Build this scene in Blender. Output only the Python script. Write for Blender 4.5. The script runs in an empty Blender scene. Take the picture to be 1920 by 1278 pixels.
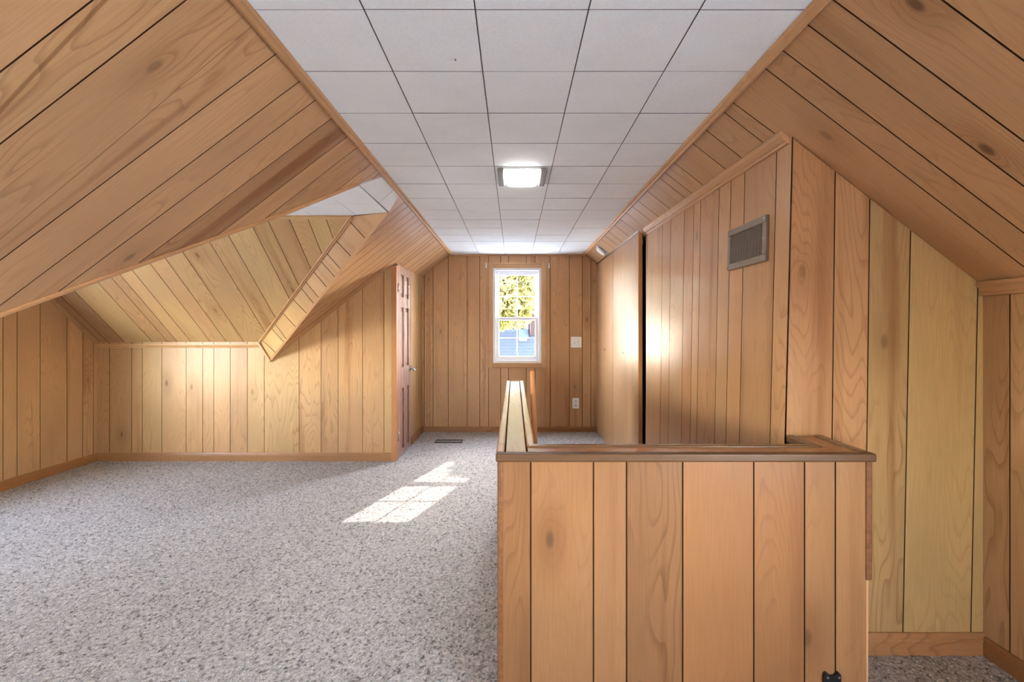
import bpy, bmesh, math, random
from mathutils import Vector, Matrix
V = Vector
SC = bpy.context.scene
COL = SC.collection
R = math.radians
random.seed(7)

# ------------------------------------------------------------------ camera, world, sun, exposure
F, CX, CY, HC = 874.0, 964.0, 617.0, 1.2        # focal length and vanishing point in pixels, eye height in metres
cam_d = bpy.data.cameras.new('camera')
cam_d.sensor_fit = 'HORIZONTAL'; cam_d.sensor_width = 36.0
cam_d.lens = F / 1920 * 36
cam_d.shift_x = (960 - CX) / 1920
cam_d.shift_y = -(639 - CY) / 1920
cam_d.clip_start = 0.02
cam = bpy.data.objects.new('camera', cam_d); COL.objects.link(cam)
cam.location = (0, 0, HC); cam.rotation_euler = (R(90), 0, 0)
SC.camera = cam
SC.view_settings.view_transform = 'Standard'
SC.view_settings.look = 'None'
SC.view_settings.gamma = 1
SC.view_settings.use_curve_mapping = False
SC.view_settings.exposure = 1.25
SUN_DIR = V((0.345, 1.0, 0.70)).normalized()     # towards the sun
world = bpy.data.worlds.new('sky'); SC.world = world
world.use_nodes = True
wn = world.node_tree; wn.nodes.clear()
sky = wn.nodes.new('ShaderNodeTexSky'); sky.sky_type = 'NISHITA'; sky.sun_disc = False
sky.sun_elevation = math.asin(SUN_DIR.z); sky.sun_rotation = math.atan2(SUN_DIR.x, SUN_DIR.y)
sky.air_density = 1.0; sky.dust_density = 0.6; sky.ozone_density = 1.0
hsv = wn.nodes.new('ShaderNodeHueSaturation'); hsv.inputs['Saturation'].default_value = 0.58
bg = wn.nodes.new('ShaderNodeBackground'); bg.inputs['Strength'].default_value = 7.0
wo = wn.nodes.new('ShaderNodeOutputWorld')
wn.links.new(sky.outputs[0], hsv.inputs['Color']); wn.links.new(hsv.outputs[0], bg.inputs[0]); wn.links.new(bg.outputs[0], wo.inputs[0])
sun_d = bpy.data.lights.new('sun', 'SUN'); sun_d.energy = 4.2; sun_d.angle = R(0.25); sun_d.color = (1, .95, .87)
sun = bpy.data.objects.new('sun', sun_d); COL.objects.link(sun)
sun.rotation_euler = (-SUN_DIR).to_track_quat('-Z', 'Y').to_euler()
LAMP = 14.0

# ------------------------------------------------------------------ dimensions (metres)
CZ = 2.07                    # flat ceiling
YF, YB = 5.43, -2.4          # far wall, wall behind the camera
YE = 4.237                   # far cheek wall of the dormer
YN = 1.20                    # near cheek wall of the dormer
XG = -3.79                   # gable end wall of the dormer
XD = -1.07                   # wall with the six panel door
XK = 1.73                    # low wall on the right
XKL = -2.213                 # low wall on the left
YC = 1.72                    # closet end wall
DZ = 1.983                   # dormer ceiling
def zl(x): return 2.649 + .784 * x
def zr(x): return 2.7156 - .785 * x
def zd(y): return 1.084 + .873 * (YE - y)
def zn(y): return 1.084 + .725 * (y - YN)
def xc(y, z):                # closet face, slightly out of plumb
    s = (y - YC) / 3.71
    return (1 - s) * (.978 + .0245 * z) + s * (.990 - .0095 * z)
def ab(px, py): return (px - CX) / F, (CY - py) / F
def on_y(px, py, y): a, b = ab(px, py); return V((a * y, y, HC + b * y))
def on_left(px, py): a, b = ab(px, py); y = (2.649 - HC) / (b - .784 * a); return V((a * y, y, HC + b * y))
def on_right(px, py): a, b = ab(px, py); y = (2.7156 - HC) / (b + .785 * a); return V((a * y, y, HC + b * y))
def on_dorm(px, py): a, b = ab(px, py); y = (1.084 + .873 * YE - HC) / (b + .873); return V((a * y, y, HC + b * y))

# ------------------------------------------------------------------ node material helpers
class NT:
    def __init__(self, name):
        self.m = bpy.data.materials.new(name); self.m.use_nodes = True
        self.t = self.m.node_tree; self.t.nodes.clear()
    def n(self, kind, **kw):
        nd = self.t.nodes.new('ShaderNode' + kind)
        for k, v in kw.items():
            if k == 'ins':
                for s, val in v.items():
                    self.put(nd.inputs[s], val)
            else: setattr(nd, k, v)
        return nd
    def put(self, sock, val):
        if isinstance(val, bpy.types.NodeSocket): self.t.links.new(val, sock)
        else:
            if hasattr(sock.default_value, '__len__') and not isinstance(val, str):
                val = tuple(val)
                if len(sock.default_value) == 4 and len(val) == 3: val = val + (1,)
            sock.default_value = val
    def math(self, op, a, b=0.0, clamp=False):
        nd = self.n('Math', operation=op, use_clamp=clamp); self.put(nd.inputs[0], a); self.put(nd.inputs[1], b); return nd.outputs[0]
    def mix(self, f, a, b, blend='MIX'):
        nd = self.n('Mix', data_type='RGBA', blend_type=blend); self.put(nd.inputs[0], f); self.put(nd.inputs[6], a); self.put(nd.inputs[7], b); return nd.outputs[2]
    def vec(self, x, y, z=0.0):
        nd = self.n('CombineXYZ'); self.put(nd.inputs[0], x); self.put(nd.inputs[1], y); self.put(nd.inputs[2], z); return nd.outputs[0]
    def noise(self, vec, scale=1.0, detail=2.0, rough=.5, dist=0.0):
        nd = self.n('TexNoise'); self.put(nd.inputs['Vector'], vec); self.put(nd.inputs['Scale'], scale); self.put(nd.inputs['Detail'], detail)
        self.put(nd.inputs['Roughness'], rough); self.put(nd.inputs['Distortion'], dist); return nd.outputs[0]
    def ramp(self, f, lo, hi, a=0.0, b=1.0):
        nd = self.n('MapRange', interpolation_type='SMOOTHSTEP'); self.put(nd.inputs[0], f); self.put(nd.inputs[1], lo); self.put(nd.inputs[2], hi); self.put(nd.inputs[3], a); self.put(nd.inputs[4], b); return nd.outputs[0]
    def bsdf(self, color, rough=.5, spec=.5, metal=0.0, height=None, bump=.2, dist=.002, **kw):
        p = self.n('BsdfPrincipled'); self.put(p.inputs['Base Color'], color); self.put(p.inputs['Roughness'], rough)
        self.put(p.inputs['Specular IOR Level'], spec); self.put(p.inputs['Metallic'], metal)
        for k, v in kw.items(): self.put(p.inputs[k], v)
        if height is not None:
            b = self.n('Bump'); self.put(b.inputs['Strength'], bump); self.put(b.inputs['Distance'], dist); self.put(b.inputs['Height'], height)
            self.t.links.new(b.outputs[0], p.inputs['Normal'])
        o = self.n('OutputMaterial'); self.t.links.new(p.outputs[0], o.inputs[0]); return self.m

def plain(name, c, rough=.5, spec=.5, metal=0.0, var=.06, scale=40):
    t = NT(name); co = t.n('TexCoord').outputs['Object']
    nz = t.noise(co, scale, 3)
    k = t.ramp(nz, .2, .8, 1 - var, 1 + var)
    col = t.mix(1.0, c, t.vec(k, k, k), 'MULTIPLY')
    return t.bsdf(col, rough, spec, metal)

def make_wood(name, rough=.30, spec=.5):
    t = NT(name)
    uv = t.n('UVMap', uv_map='grain').outputs[0]
    sp = t.n('SeparateXYZ'); t.put(sp.inputs[0], uv); u, v = sp.outputs[0], sp.outputs[1]
    def at(nm, fac=True):
        nd = t.n('Attribute', attribute_type='OBJECT', attribute_name=nm); return nd.outputs['Fac'] if fac else nd.outputs['Vector']
    seed, tone, hue, fig = at('seed'), at('tone'), at('hue'), at('figure')
    kn = t.n('SeparateXYZ'); t.put(kn.inputs[0], at('knot', False))
    su = t.math('ADD', u, t.math('MULTIPLY', seed, 7.13)); sv = t.math('ADD', v, t.math('MULTIPLY', seed, 3.71))
    # knot field at a place of its own on the board
    du = t.math('MULTIPLY', t.math('SUBTRACT', u, kn.outputs[0]), 24.0); dv = t.math('MULTIPLY', t.math('SUBTRACT', v, kn.outputs[1]), 52.0)
    kd = t.math('SQRT', t.math('ADD', t.math('MULTIPLY', du, du), t.math('MULTIPLY', dv, dv)))
    kw = t.math('MULTIPLY', t.math('POWER', 2.718, t.math('MULTIPLY', kd, -.55)), kn.outputs[2])
    vn = t.n('SeparateXYZ'); t.put(vn.inputs[0], at('vein', False))
    # broad figure
    low = t.noise(t.vec(t.math('MULTIPLY', su, .85), t.math('MULTIPLY', sv, 4.6), seed), 1.0, 2.6, .40)
    mot = t.noise(t.vec(t.math('MULTIPLY', su, 1.5), t.math('MULTIPLY', sv, 3.6), 9.0), 1.0, 1)
    field = t.math('ADD', low, t.math('MULTIPLY', kw, .22))
    ring = t.math('FRACT', t.math('MULTIPLY', field, 27.0))
    line = t.math('MULTIPLY', t.ramp(ring, .60, .95), t.ramp(ring, 1.0, .95))
    line = t.math('MULTIPLY', line, t.ramp(mot, .38, .60))
    # long dark heart streaks
    st = t.noise(t.vec(t.math('MULTIPLY', su, .55), t.math('MULTIPLY', sv, 13.0), seed), 1.0, 2, .55)
    streak = t.ramp(st, .53, .72)
    # fine fibres
    fib = t.noise(t.vec(t.math('MULTIPLY', su, 7.0), t.math('MULTIPLY', sv, 190.0), 2.0), 1.0, 1, .6)
    orange, peach, gold = (.420, .183, .066), (.490, .281, .132), (.488, .334, .145)
    c = t.mix(t.ramp(hue, -1, 0), orange, peach); c = t.mix(t.ramp(hue, 0, 1), c, gold)
    k = t.math('ADD', 1.0, t.math('MULTIPLY', tone, .95))
    k = t.math('MULTIPLY', k, t.ramp(fib, .25, .75, .94, 1.05)); k = t.math('MULTIPLY', k, t.ramp(mot, .25, .75, .91, 1.08))
    c = t.mix(1.0, c, t.vec(k, k, k), 'MULTIPLY')
    amt = t.math('ADD', .14, t.math('MULTIPLY', fig, .74), True)
    dk = t.math('MULTIPLY', line, t.math('MULTIPLY', amt, .62))
    c = t.mix(dk, c, t.mix(1.0, c, (.50, .40, .33), 'MULTIPLY'))
    c = t.mix(t.math('MULTIPLY', streak, amt), c, t.mix(1.0, c, (.62, .47, .34), 'MULTIPLY'))
    vd = t.math('ABSOLUTE', t.math('ADD', t.math('SUBTRACT', t.math('SUBTRACT', v, vn.outputs[0]), t.math('MULTIPLY', u, vn.outputs[1])), t.math('MULTIPLY', t.math('SUBTRACT', low, .5), .05)))
    c = t.mix(t.math('MULTIPLY', t.ramp(vd, vn.outputs[2], t.math('MULTIPLY', vn.outputs[2], .35)), .75), c, t.mix(1.0, c, (.42, .30, .17), 'MULTIPLY'))
    halo = t.math('MULTIPLY', t.math('MULTIPLY', t.ramp(kd, 4.5, .8), .45), kn.outputs[2])
    c = t.mix(halo, c, t.mix(1.0, c, (.52, .40, .30), 'MULTIPLY'))
    core = t.math('MULTIPLY', t.math('MULTIPLY', t.ramp(kd, .95, .3), kn.outputs[2]), .82, True)
    c = t.mix(core, c, (.10, .045, .018))
    return t.bsdf(c, rough, spec, 0)

WOOD = make_wood('panel_wood', .38, .36)
GLOSSY = make_wood('varnished_wood', .32, .50)
CAPW = make_wood('cap_wood', .21, .85)
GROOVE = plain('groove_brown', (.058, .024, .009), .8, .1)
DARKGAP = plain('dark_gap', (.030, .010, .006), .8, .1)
VINYL = plain('white_vinyl', (.80, .82, .85), .35, .5, var=.02)
PLASTIC = plain('white_plastic', (.78, .78, .76), .35, .5, var=.02)
IVORY = plain('ivory_plastic', (.62, .60, .52), .4, .5, var=.02)
CHROME = plain('satin_chrome', (.62, .61, .60), .25, .5, 1.0, var=.04)
TAUPE = plain('taupe_metal', (.205, .162, .122), .45, .4, .1, var=.08)
GREYMET = plain('grey_lamp_metal', (.22, .21, .20), .45, .5, .2)
BLACK = plain('black_metal', (.012, .013, .016), .3, .6, .4)
DARKREG = plain('brown_register', (.045, .035, .03), .45, .5, .3)
STAIN = plain('dark_stain', (.16, .062, .022), .4, .4, var=.3, scale=60)
LEAF = plain('leaf_yellow', (.62, .46, .045), .6, .3, var=.35, scale=6)
def mk_leaf():
    t = NT('yellow_leaf'); co = t.n('TexCoord').outputs['Object']
    nz = t.noise(co, 1.6, 3); c = t.mix(t.ramp(nz, .3, .7), (.075, .064, .014), (.22, .185, .075))
    d = t.n('BsdfDiffuse'); t.put(d.inputs[0], c); tr = t.n('BsdfTranslucent'); t.put(tr.inputs[0], c)
    mx = t.n('MixShader'); t.put(mx.inputs[0], .55); t.t.links.new(d.outputs[0], mx.inputs[1]); t.t.links.new(tr.outputs[0], mx.inputs[2])
    o = t.n('OutputMaterial'); t.t.links.new(mx.outputs[0], o.inputs[0]); return t.m
LEAF = mk_leaf()
GREENLEAF = plain('green_leaf', (.003, .008, .004), .6, .3, var=.4, scale=5)
BARK = plain('bark', (.09, .06, .04), .9, .1, var=.4, scale=12)
SIDING = plain('blue_siding', (.0050, .0090, .0165), .6, .3, var=.08, scale=3)
PALEBLUE = plain('pale_blue_paint', (.012, .023, .034), .5, .3)
PALETRIM = plain('pale_trim', (.05, .056, .06), .5, .3)
NAVY = plain('navy_shingle', (.003, .005, .009), .7, .2, var=.3)
REDBRICK = plain('red_brick', (.016, .006, .004), .8, .2, var=.3)
BOUNCEGROUND = plain('bounce_ground', (.64, .625, .60), .9, .1, var=.4, scale=4)
OUTWALL = plain('outer_shell', (.35, .33, .30), .8, .2)

def mk_tile():
    t = NT('ceiling_tile'); co = t.n('TexCoord').outputs['Object']
    rnd = t.n('ObjectInfo').outputs['Random']
    ad = t.n('VectorMath', operation='ADD'); t.put(ad.inputs[0], co); t.put(ad.inputs[1], t.vec(t.math('MULTIPLY', rnd, 37), t.math('MULTIPLY', rnd, 91), rnd))
    vo = t.n('TexVoronoi'); t.put(vo.inputs['Vector'], ad.outputs[0]); t.put(vo.inputs['Scale'], 210.0)
    pat = t.noise(ad.outputs[0], 16, 2)
    dots = t.math('MULTIPLY', t.ramp(vo.outputs['Distance'], .22, .10), t.ramp(pat, .50, .66))
    nz = t.noise(ad.outputs[0], 130, 3); big = t.noise(ad.outputs[0], 5, 2)
    k = t.math('MULTIPLY', t.ramp(nz, .3, .7, .97, 1.02), t.ramp(big, .3, .7, .975, 1.015))
    c = t.mix(1.0, (.835, .885, .905), t.vec(k, k, k), 'MULTIPLY'); c = t.mix(t.math('MULTIPLY', dots, .6), c, (.33, .32, .30))
    return t.bsdf(c, .75, .25, 0, nz, .12, .001)
TILE = mk_tile()
TILEGAP = plain('tile_gap', (.17, .17, .175), .8, .1)

def mk_door():
    t = NT('rosy_door_wood'); co = t.n('TexCoord').outputs['Object']; mp = t.n('Mapping'); t.put(mp.inputs[0], co); t.put(mp.inputs[3], (30, 30, 2.5))
    nz = t.noise(mp.outputs[0], 2, 4, .6, .6)
    return t.bsdf(t.mix(t.ramp(nz, .3, .7), (.21, .105, .075), (.42, .255, .20)), .28, .6, 0)
DOORW = mk_door()

def mk_glass():
    t = NT('window_glass'); a = t.n('BsdfTransparent'); g = t.n('BsdfGlossy'); t.put(g.inputs['Roughness'], .02); t.put(g.inputs['Color'], (.9, .95, 1))
    fr = t.n('LayerWeight'); t.put(fr.inputs[0], .5); fac = t.math('ADD', .012, t.math('MULTIPLY', t.math('POWER', fr.outputs['Facing'], 5.0), .5)); mx = t.n('MixShader'); t.put(mx.inputs[0], fac); t.t.links.new(a.outputs[0], mx.inputs[1]); t.t.links.new(g.outputs[0], mx.inputs[2])
    o = t.n('OutputMaterial'); t.t.links.new(mx.outputs[0], o.inputs[0]); return t.m
GLASS = mk_glass()

def mk_carpet(name, tuft):
    t = NT(name)
    if tuft:
        rnd = t.n('Attribute', attribute_type='GEOMETRY', attribute_name='yarn').outputs['Fac']
        c = t.mix(rnd, (.262, .248, .232), (.520, .498, .472))
        c = t.mix(t.ramp(rnd, .20, .10), c, (.160, .146, .134))
        fz_ = t.noise(t.n('TexCoord').outputs['Object'], 330, 1); k = t.ramp(fz_, .32, .68, .66, 1.30); c = t.mix(1.0, c, t.vec(k, k, k), 'MULTIPLY')
    else:
        co = t.n('TexCoord').outputs['Object']; nz = t.noise(co, 160, 3, .7)
        c = t.mix(t.ramp(nz, .35, .65), (.10, .09, .085), (.48, .465, .455))
    return t.bsdf(c, .95, .1)
CARPET = mk_carpet('carpet_base', False); TUFT = mk_carpet('carpet_tuft', True)

def mk_emit(name, c, s):
    t = NT(name); e = t.n('Emission'); t.put(e.inputs[0], c); t.put(e.inputs[1], s)
    o = t.n('OutputMaterial'); t.t.links.new(e.outputs[0], o.inputs[0]); return t.m
LAMPGLOW = mk_emit('lamp_glow', (1.0, .96, .90), LAMP)

# ------------------------------------------------------------------ mesh helpers
def link(name, me, mat, parent=None):
    ob = bpy.data.objects.new(name, me); COL.objects.link(ob)
    if mat: me.materials.append(mat)
    if parent: ob.parent = parent
    return ob
def tag(o, label, cat, kind=None, group=None):
    o['label'] = label; o['category'] = cat
    if kind: o['kind'] = kind
    if group: o['group'] = group
    return o
def wattr(o, tone=0.0, hue=0.0, fig=.3, knot=None, seed=None, vein=None):
    o['seed'] = float(random.uniform(0, 9) if seed is None else seed); o['tone'] = float(tone); o['hue'] = float(hue); o['figure'] = float(fig)
    o['knot'] = [float(x) for x in (knot or (-99, -99, 0))]; o['vein'] = [float(x) for x in (vein or (-99, 0, .0001))]
    return o
def from_faces(name, verts, faces, mat, parent=None, uvs=None, smooth=False):
    me = bpy.data.meshes.new(name)
    me.from_pydata([tuple(v) for v in verts], [], faces)
    if uvs is not None:
        l = me.uv_layers.new(name='grain')
        for p in me.polygons:
            for li in p.loop_indices:
                l.data[li].uv = uvs(me.vertices[me.loops[li].vertex_index].co)
    bm = bmesh.new(); bm.from_mesh(me); bmesh.ops.recalc_face_normals(bm, faces=bm.faces); bm.to_mesh(me); bm.free()
    if smooth: me.polygons.foreach_set('use_smooth', [True] * len(me.polygons))
    me.update()
    return link(name, me, mat, parent)
def slab(name, front, back, mat, parent=None, uvs=None):
    n = len(front)
    faces = [tuple(range(n)), tuple(range(2 * n - 1, n - 1, -1))] + [(i, n + i, n + (i + 1) % n, (i + 1) % n) for i in range(n)]
    return from_faces(name, list(front) + list(back), faces, mat, parent, uvs)
def box(name, lo, hi, mat, parent=None, bevel=0.0, grain=0, seg=2):
    bm = bmesh.new(); bmesh.ops.create_cube(bm, size=1)
    lo, hi = V(lo), V(hi)
    for v in bm.verts: v.co = V([lo[i] + (v.co[i] + .5) * (hi[i] - lo[i]) for i in range(3)])
    if bevel: bmesh.ops.bevel(bm, geom=bm.edges[:], offset=bevel, segments=seg, affect='EDGES', profile=.5)
    return bm_obj(name, bm, mat, parent, grain)
def bm_obj(name, bm, mat, parent=None, grain=None, smooth=False):
    bmesh.ops.recalc_face_normals(bm, faces=bm.faces)
    me = bpy.data.meshes.new(name); bm.to_mesh(me); bm.free()
    if grain is not None:
        l = me.uv_layers.new(name='grain'); o = [i for i in range(3) if i != grain]
        for p in me.polygons:
            for li in p.loop_indices:
                c = me.vertices[me.loops[li].vertex_index].co; l.data[li].uv = (c[grain], c[o[0]] + c[o[1]])
    if smooth: me.polygons.foreach_set('use_smooth', [True] * len(me.polygons))
    return link(name, me, mat, parent)
def sweep(name, pts, prof, xd, yd, mat, parent=None, smooth=False):
    """one closed profile (list of 2D points along the directions xd and yd) carried along a polyline"""
    pts = [V(p) for p in pts]; xd, yd = V(xd), V(yd); n = len(prof)
    verts = [p + xd * a + yd * b for p in pts for a, b in prof]
    faces = []
    for k in range(len(pts) - 1):
        for i in range(n):
            j = (i + 1) % n; faces.append((k * n + i, k * n + j, (k + 1) * n + j, (k + 1) * n + i))
    faces += [tuple(range(n)), tuple(range(len(verts) - 1, len(verts) - n - 1, -1))]
    ax = (pts[-1] - pts[0]).normalized()
    sd = xd.cross(ax); 
    return from_faces(name, verts, faces, mat, parent, lambda c: (c.dot(ax), c.dot(xd) + c.dot(yd) * .7), smooth)
def cyl(bm, p0, p1, r0, r1=None, n=16):
    p0, p1 = V(p0), V(p1); r1 = r0 if r1 is None else r1
    d = p1 - p0; q = d.to_track_quat('Z', 'Y').to_matrix().to_4x4()
    m = Matrix.Translation((p0 + p1) / 2) @ q
    bmesh.ops.create_cone(bm, cap_ends=True, segments=n, radius1=r0, radius2=r1, depth=d.length, matrix=m)
def cylo(name, p0, p1, r0, mat, parent=None, r1=None, n=16, smooth=False):
    bm = bmesh.new(); cyl(bm, p0, p1, r0, r1, n); return bm_obj(name, bm, mat, parent, None, smooth)

# ------------------------------------------------------------------ panelled walls: every board a part of its own
def clip(poly, p, d, side):
    """keep the part of a polygon on one side of the line p + t d"""
    n = (-d[1] * side, d[0] * side)
    f = lambda q: (q[0] - p[0]) * n[0] + (q[1] - p[1]) * n[1]
    out = []
    for i, q in enumerate(poly):
        r = poly[(i + 1) % len(poly)]; a, b = f(q), f(r)
        if a >= 0: out.append(q)
        if (a > 0 > b) or (a < 0 < b):
            t = a / (a - b); out.append((q[0] + (r[0] - q[0]) * t, q[1] + (r[1] - q[1]) * t))
    cl = []
    for q in out:
        if not cl or abs(q[0] - cl[-1][0]) + abs(q[1] - cl[-1][1]) > 1e-5: cl.append(q)
    if len(cl) > 1 and abs(cl[0][0] - cl[-1][0]) + abs(cl[0][1] - cl[-1][1]) < 1e-5: cl.pop()
    return cl
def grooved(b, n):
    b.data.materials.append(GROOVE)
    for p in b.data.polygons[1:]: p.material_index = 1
def area(p): return abs(sum(p[i][0] * p[(i + 1) % len(p)][1] - p[(i + 1) % len(p)][0] * p[i][1] for i in range(len(p)))) / 2
def wall(name, label, polys, seams, mp, nrm, axis, hue=0.0, spread=.35, tone=0.0, over=None, gap=.0042, thick=.006, us=1.0, mat=None, cat='wall', back=.05, boff=None, backpoly=None, parent=None, fig=.3, part='plank', knots=.35):
    """polys: 2D outlines; seams: numbers across the board direction or pairs of 2D points; axis: index of the 2D coordinate the boards run along"""
    nrm = V(nrm).normalized(); ac = 1 - axis; mat = mat or WOOD
    bp = backpoly or polys[0]
    if parent is None:
        o = slab(name, [mp(*q) - nrm * (boff or thick - .001) for q in bp], [mp(*q) - nrm * back for q in bp], GROOVE)
        tag(o, label, cat, 'structure')
    else: o = parent
    d = (1, 0) if axis == 0 else (0, 1)
    lines = []
    for s in seams:
        if isinstance(s, (int, float)): p = [0, 0]; p[ac] = s; lines.append((tuple(p), d))
        else:
            (a0, b0), (a1, b1) = s; dd = (a1 - a0, b1 - b0)
            if dd[axis] < 0: dd = (-dd[0], -dd[1])
            L = math.hypot(*dd); lines.append(((a0, b0), (dd[0] / L, dd[1] / L)))
    sg = -1 if axis == 1 else 1            # side so that 'keep' means larger across coordinate
    mid = sum(q[axis] for q in polys[0]) / len(polys[0])
    def pos(l): 
        (p, dd) = l; t = (mid - p[axis]) / dd[axis]; return p[ac] + dd[ac] * t
    lines.sort(key=pos)
    rnd = random.Random(name); over = over or {}
    for i in range(len(lines) + 1):
        hv, tv = hue + rnd.uniform(-spread, spread), tone + rnd.uniform(-.14, .09) * (spread / .35)
        fg, kn, sd, vn = fig + .1 + rnd.uniform(-.2, .35), None, rnd.uniform(0, 9), None
        if knots and rnd.random() < knots:
            us_ = [q[axis] for q in polys[0]]; l0 = pos(lines[i - 1]) if i > 0 else min(q[ac] for q in polys[0]); l1 = pos(lines[i]) if i < len(lines) else max(q[ac] for q in polys[0])
            kn = ((min(us_) + (max(us_) - min(us_)) * rnd.uniform(.1, .9)) * us, l0 + (l1 - l0) * rnd.uniform(.3, .7), rnd.uniform(.35, .75))
        if i in over:
            ov = over[i]; hv, tv, fg = ov.get('hue', hv), ov.get('tone', tv), ov.get('fig', fg); sd = ov.get('seed', sd); kn = ov.get('knot', kn); vn = ov.get('vein')
        for poly in polys:
            q = poly
            if i > 0:
                (p, dd) = lines[i - 1]; p = list(p); p[ac] += gap / 2; q = clip(q, p, dd, sg)
            if i < len(lines) and len(q) > 2:
                (p, dd) = lines[i]; p = list(p); p[ac] -= gap / 2; q = clip(q, p, dd, -sg)
            if len(q) < 3 or area(q) < 2e-4: continue
            fr = [mp(*z) for z in q]; bk = [z - nrm * thick for z in fr]
            n = len(q); tab = {}
            for z, w in zip(q + q, fr + bk): tab[tuple(round(x, 5) for x in w)] = z
            def uvf(c, tab=tab, q=q):
                z = tab.get(tuple(round(x, 5) for x in c)) or min(tab.items(), key=lambda kv: (V(kv[0]) - c).length)[1]
                return (z[axis] * us, z[ac])
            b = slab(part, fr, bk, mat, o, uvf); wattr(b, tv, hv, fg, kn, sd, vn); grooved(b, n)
    return o
def even(a, b, w, seed):
    r = random.Random(seed); out = []; x = a
    while x < b - .09:
        x += r.choice((.10, .135, .16, .2, .24)) * w; out.append(x)
    return [s for s in out if s < b - .05]
def trim(name, pts, prof, xd, yd, label, hue=0, tone=0, mat=None, parent=None, smooth=False, fig=.3):
    o = sweep(name, pts, prof, xd, yd, mat or WOOD, parent, smooth)
    wattr(o, tone, hue, fig)
    if parent is None: tag(o, label, 'baseboard' if 'baseboard' in name else 'trim', 'structure')
    return o

# ------------------------------------------------------------------ floor, carpet, ceiling
HX0, HX1, HY0, HY1 = .066, .985, 1.585, 2.98           # stairwell opening
def cells(z):
    xs = [XG, XKL, XD, HX0, HX1, XK]; ys = [YB, YN, HY0, HY1, YE, YF]
    out = []
    for i in range(len(xs) - 1):
        for j in range(len(ys) - 1):
            xm, ym = (xs[i] + xs[i + 1]) / 2, (ys[j] + ys[j + 1]) / 2
            if HX0 < xm < HX1 and HY0 < ym < HY1: continue
            out.append((xs[i], xs[i + 1], ys[j], ys[j + 1], xm, ym))
    return out
def grid_mesh(name, cs, z0, z1, mat):
    bm = bmesh.new()
    for a, b, c, d, _, _ in cs:
        bm.faces.new([bm.verts.new((a, c, z0)), bm.verts.new((b, c, z0)), bm.verts.new((b, d, z0)), bm.verts.new((a, d, z0))])
    bmesh.ops.remove_doubles(bm, verts=bm.verts, dist=1e-5)
    if z1 < z0:
        r = bmesh.ops.extrude_face_region(bm, geom=bm.faces[:])
        for v in r['geom']:
            if isinstance(v, bmesh.types.BMVert): v.co.z = z1
    return bm_obj(name, bm, mat)
fl = grid_mesh('floor', cells(0), -.004, -.16, CARPET); tag(fl, 'attic floor under grey speckled carpet', 'floor', 'structure')

def in_room(x, y):
    if y < YN: return XKL < x < XK
    if y < YE: return XG < x < (XK if y < YC else 1.0)
    return XD < x < .98
cc = [c for c in cells(0) if in_room(c[4], c[5]) and c[3] > 1.15]
import numpy as np
def pile(name, x0, x1, y0, y1, step, cut, cell=.0078):
    """looped pile: one height field, every loop a small dome of its own height and yarn colour"""
    rg_ = np.random.default_rng(11)
    nx, ny = int((x1 - x0) / step) + 1, int((y1 - y0) / step) + 1
    X, Y = np.meshgrid(np.linspace(x0, x1, nx), np.linspace(y0, y1, ny), indexing='ij')
    jx, jy = rg_.uniform(-.25, .25, X.shape) * step, rg_.uniform(-.25, .25, X.shape) * step
    X, Y = X + jx, Y + jy
    gx, gy_ = int((x1 - x0) / cell) + 4, int((y1 - y0) / cell) + 4
    fx_, fy_ = rg_.uniform(.05, .95, (gx, gy_)), rg_.uniform(.05, .95, (gx, gy_))
    th = rg_.uniform(0, np.pi, (gx, gy_)); hh = rg_.uniform(.55, 1.0, (gx, gy_)); cc_ = rg_.uniform(0, 1, (gx, gy_))
    U, W = (X - x0) / cell + 1, (Y - y0) / cell + 1
    iu, iw = np.clip(U.astype(int), 1, gx - 2), np.clip(W.astype(int), 1, gy_ - 2)
    best = np.full(X.shape, 9.0); bc = np.zeros(X.shape); bh = np.zeros(X.shape)
    for a in (-1, 0, 1):
        for b in (-1, 0, 1):
            p, q = iu + a, iw + b
            du, dw = U - (p + fx_[p, q]), W - (q + fy_[p, q]); c_, s_ = np.cos(th[p, q]), np.sin(th[p, q])
            d = np.sqrt(((du * c_ + dw * s_) / 1.5) ** 2 + ((-du * s_ + dw * c_) * 1.2) ** 2)
            m = d < best; best[m] = d[m]; bc[m] = cc_[p, q][m]; bh[m] = hh[p, q][m]
    Zh = np.clip(1 - best ** 2 * 1.5, 0, 1) * .0085 * bh
    co = np.stack([X, Y, Zh], -1).reshape(-1, 3)
    idx = np.arange(nx * ny).reshape(nx, ny)
    keep = cut((X[:-1, :-1] + X[1:, 1:]) / 2, (Y[:-1, :-1] + Y[1:, 1:]) / 2)
    fq = np.stack([idx[:-1, :-1], idx[1:, :-1], idx[1:, 1:], idx[:-1, 1:]], -1)[keep]
    used = np.zeros(nx * ny, bool); used[fq.ravel()] = True; re_ = np.cumsum(used) - 1
    co = co[used]; fq = re_[fq]; colr = bc.reshape(-1)[used]
    me = bpy.data.meshes.new(name); me.vertices.add(len(co)); me.vertices.foreach_set('co', co.astype(np.float32).ravel())
    me.loops.add(fq.size); me.loops.foreach_set('vertex_index', fq.astype(np.int32).ravel())
    me.polygons.add(len(fq)); me.polygons.foreach_set('loop_start', (np.arange(len(fq)) * 4).astype(np.int32))
    me.polygons.foreach_set('use_smooth', np.ones(len(fq), bool))
    at_ = me.attributes.new('yarn', 'FLOAT', 'POINT'); at_.data.foreach_set('value', colr.astype(np.float32))
    me.update(calc_edges=True)
    return me
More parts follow.
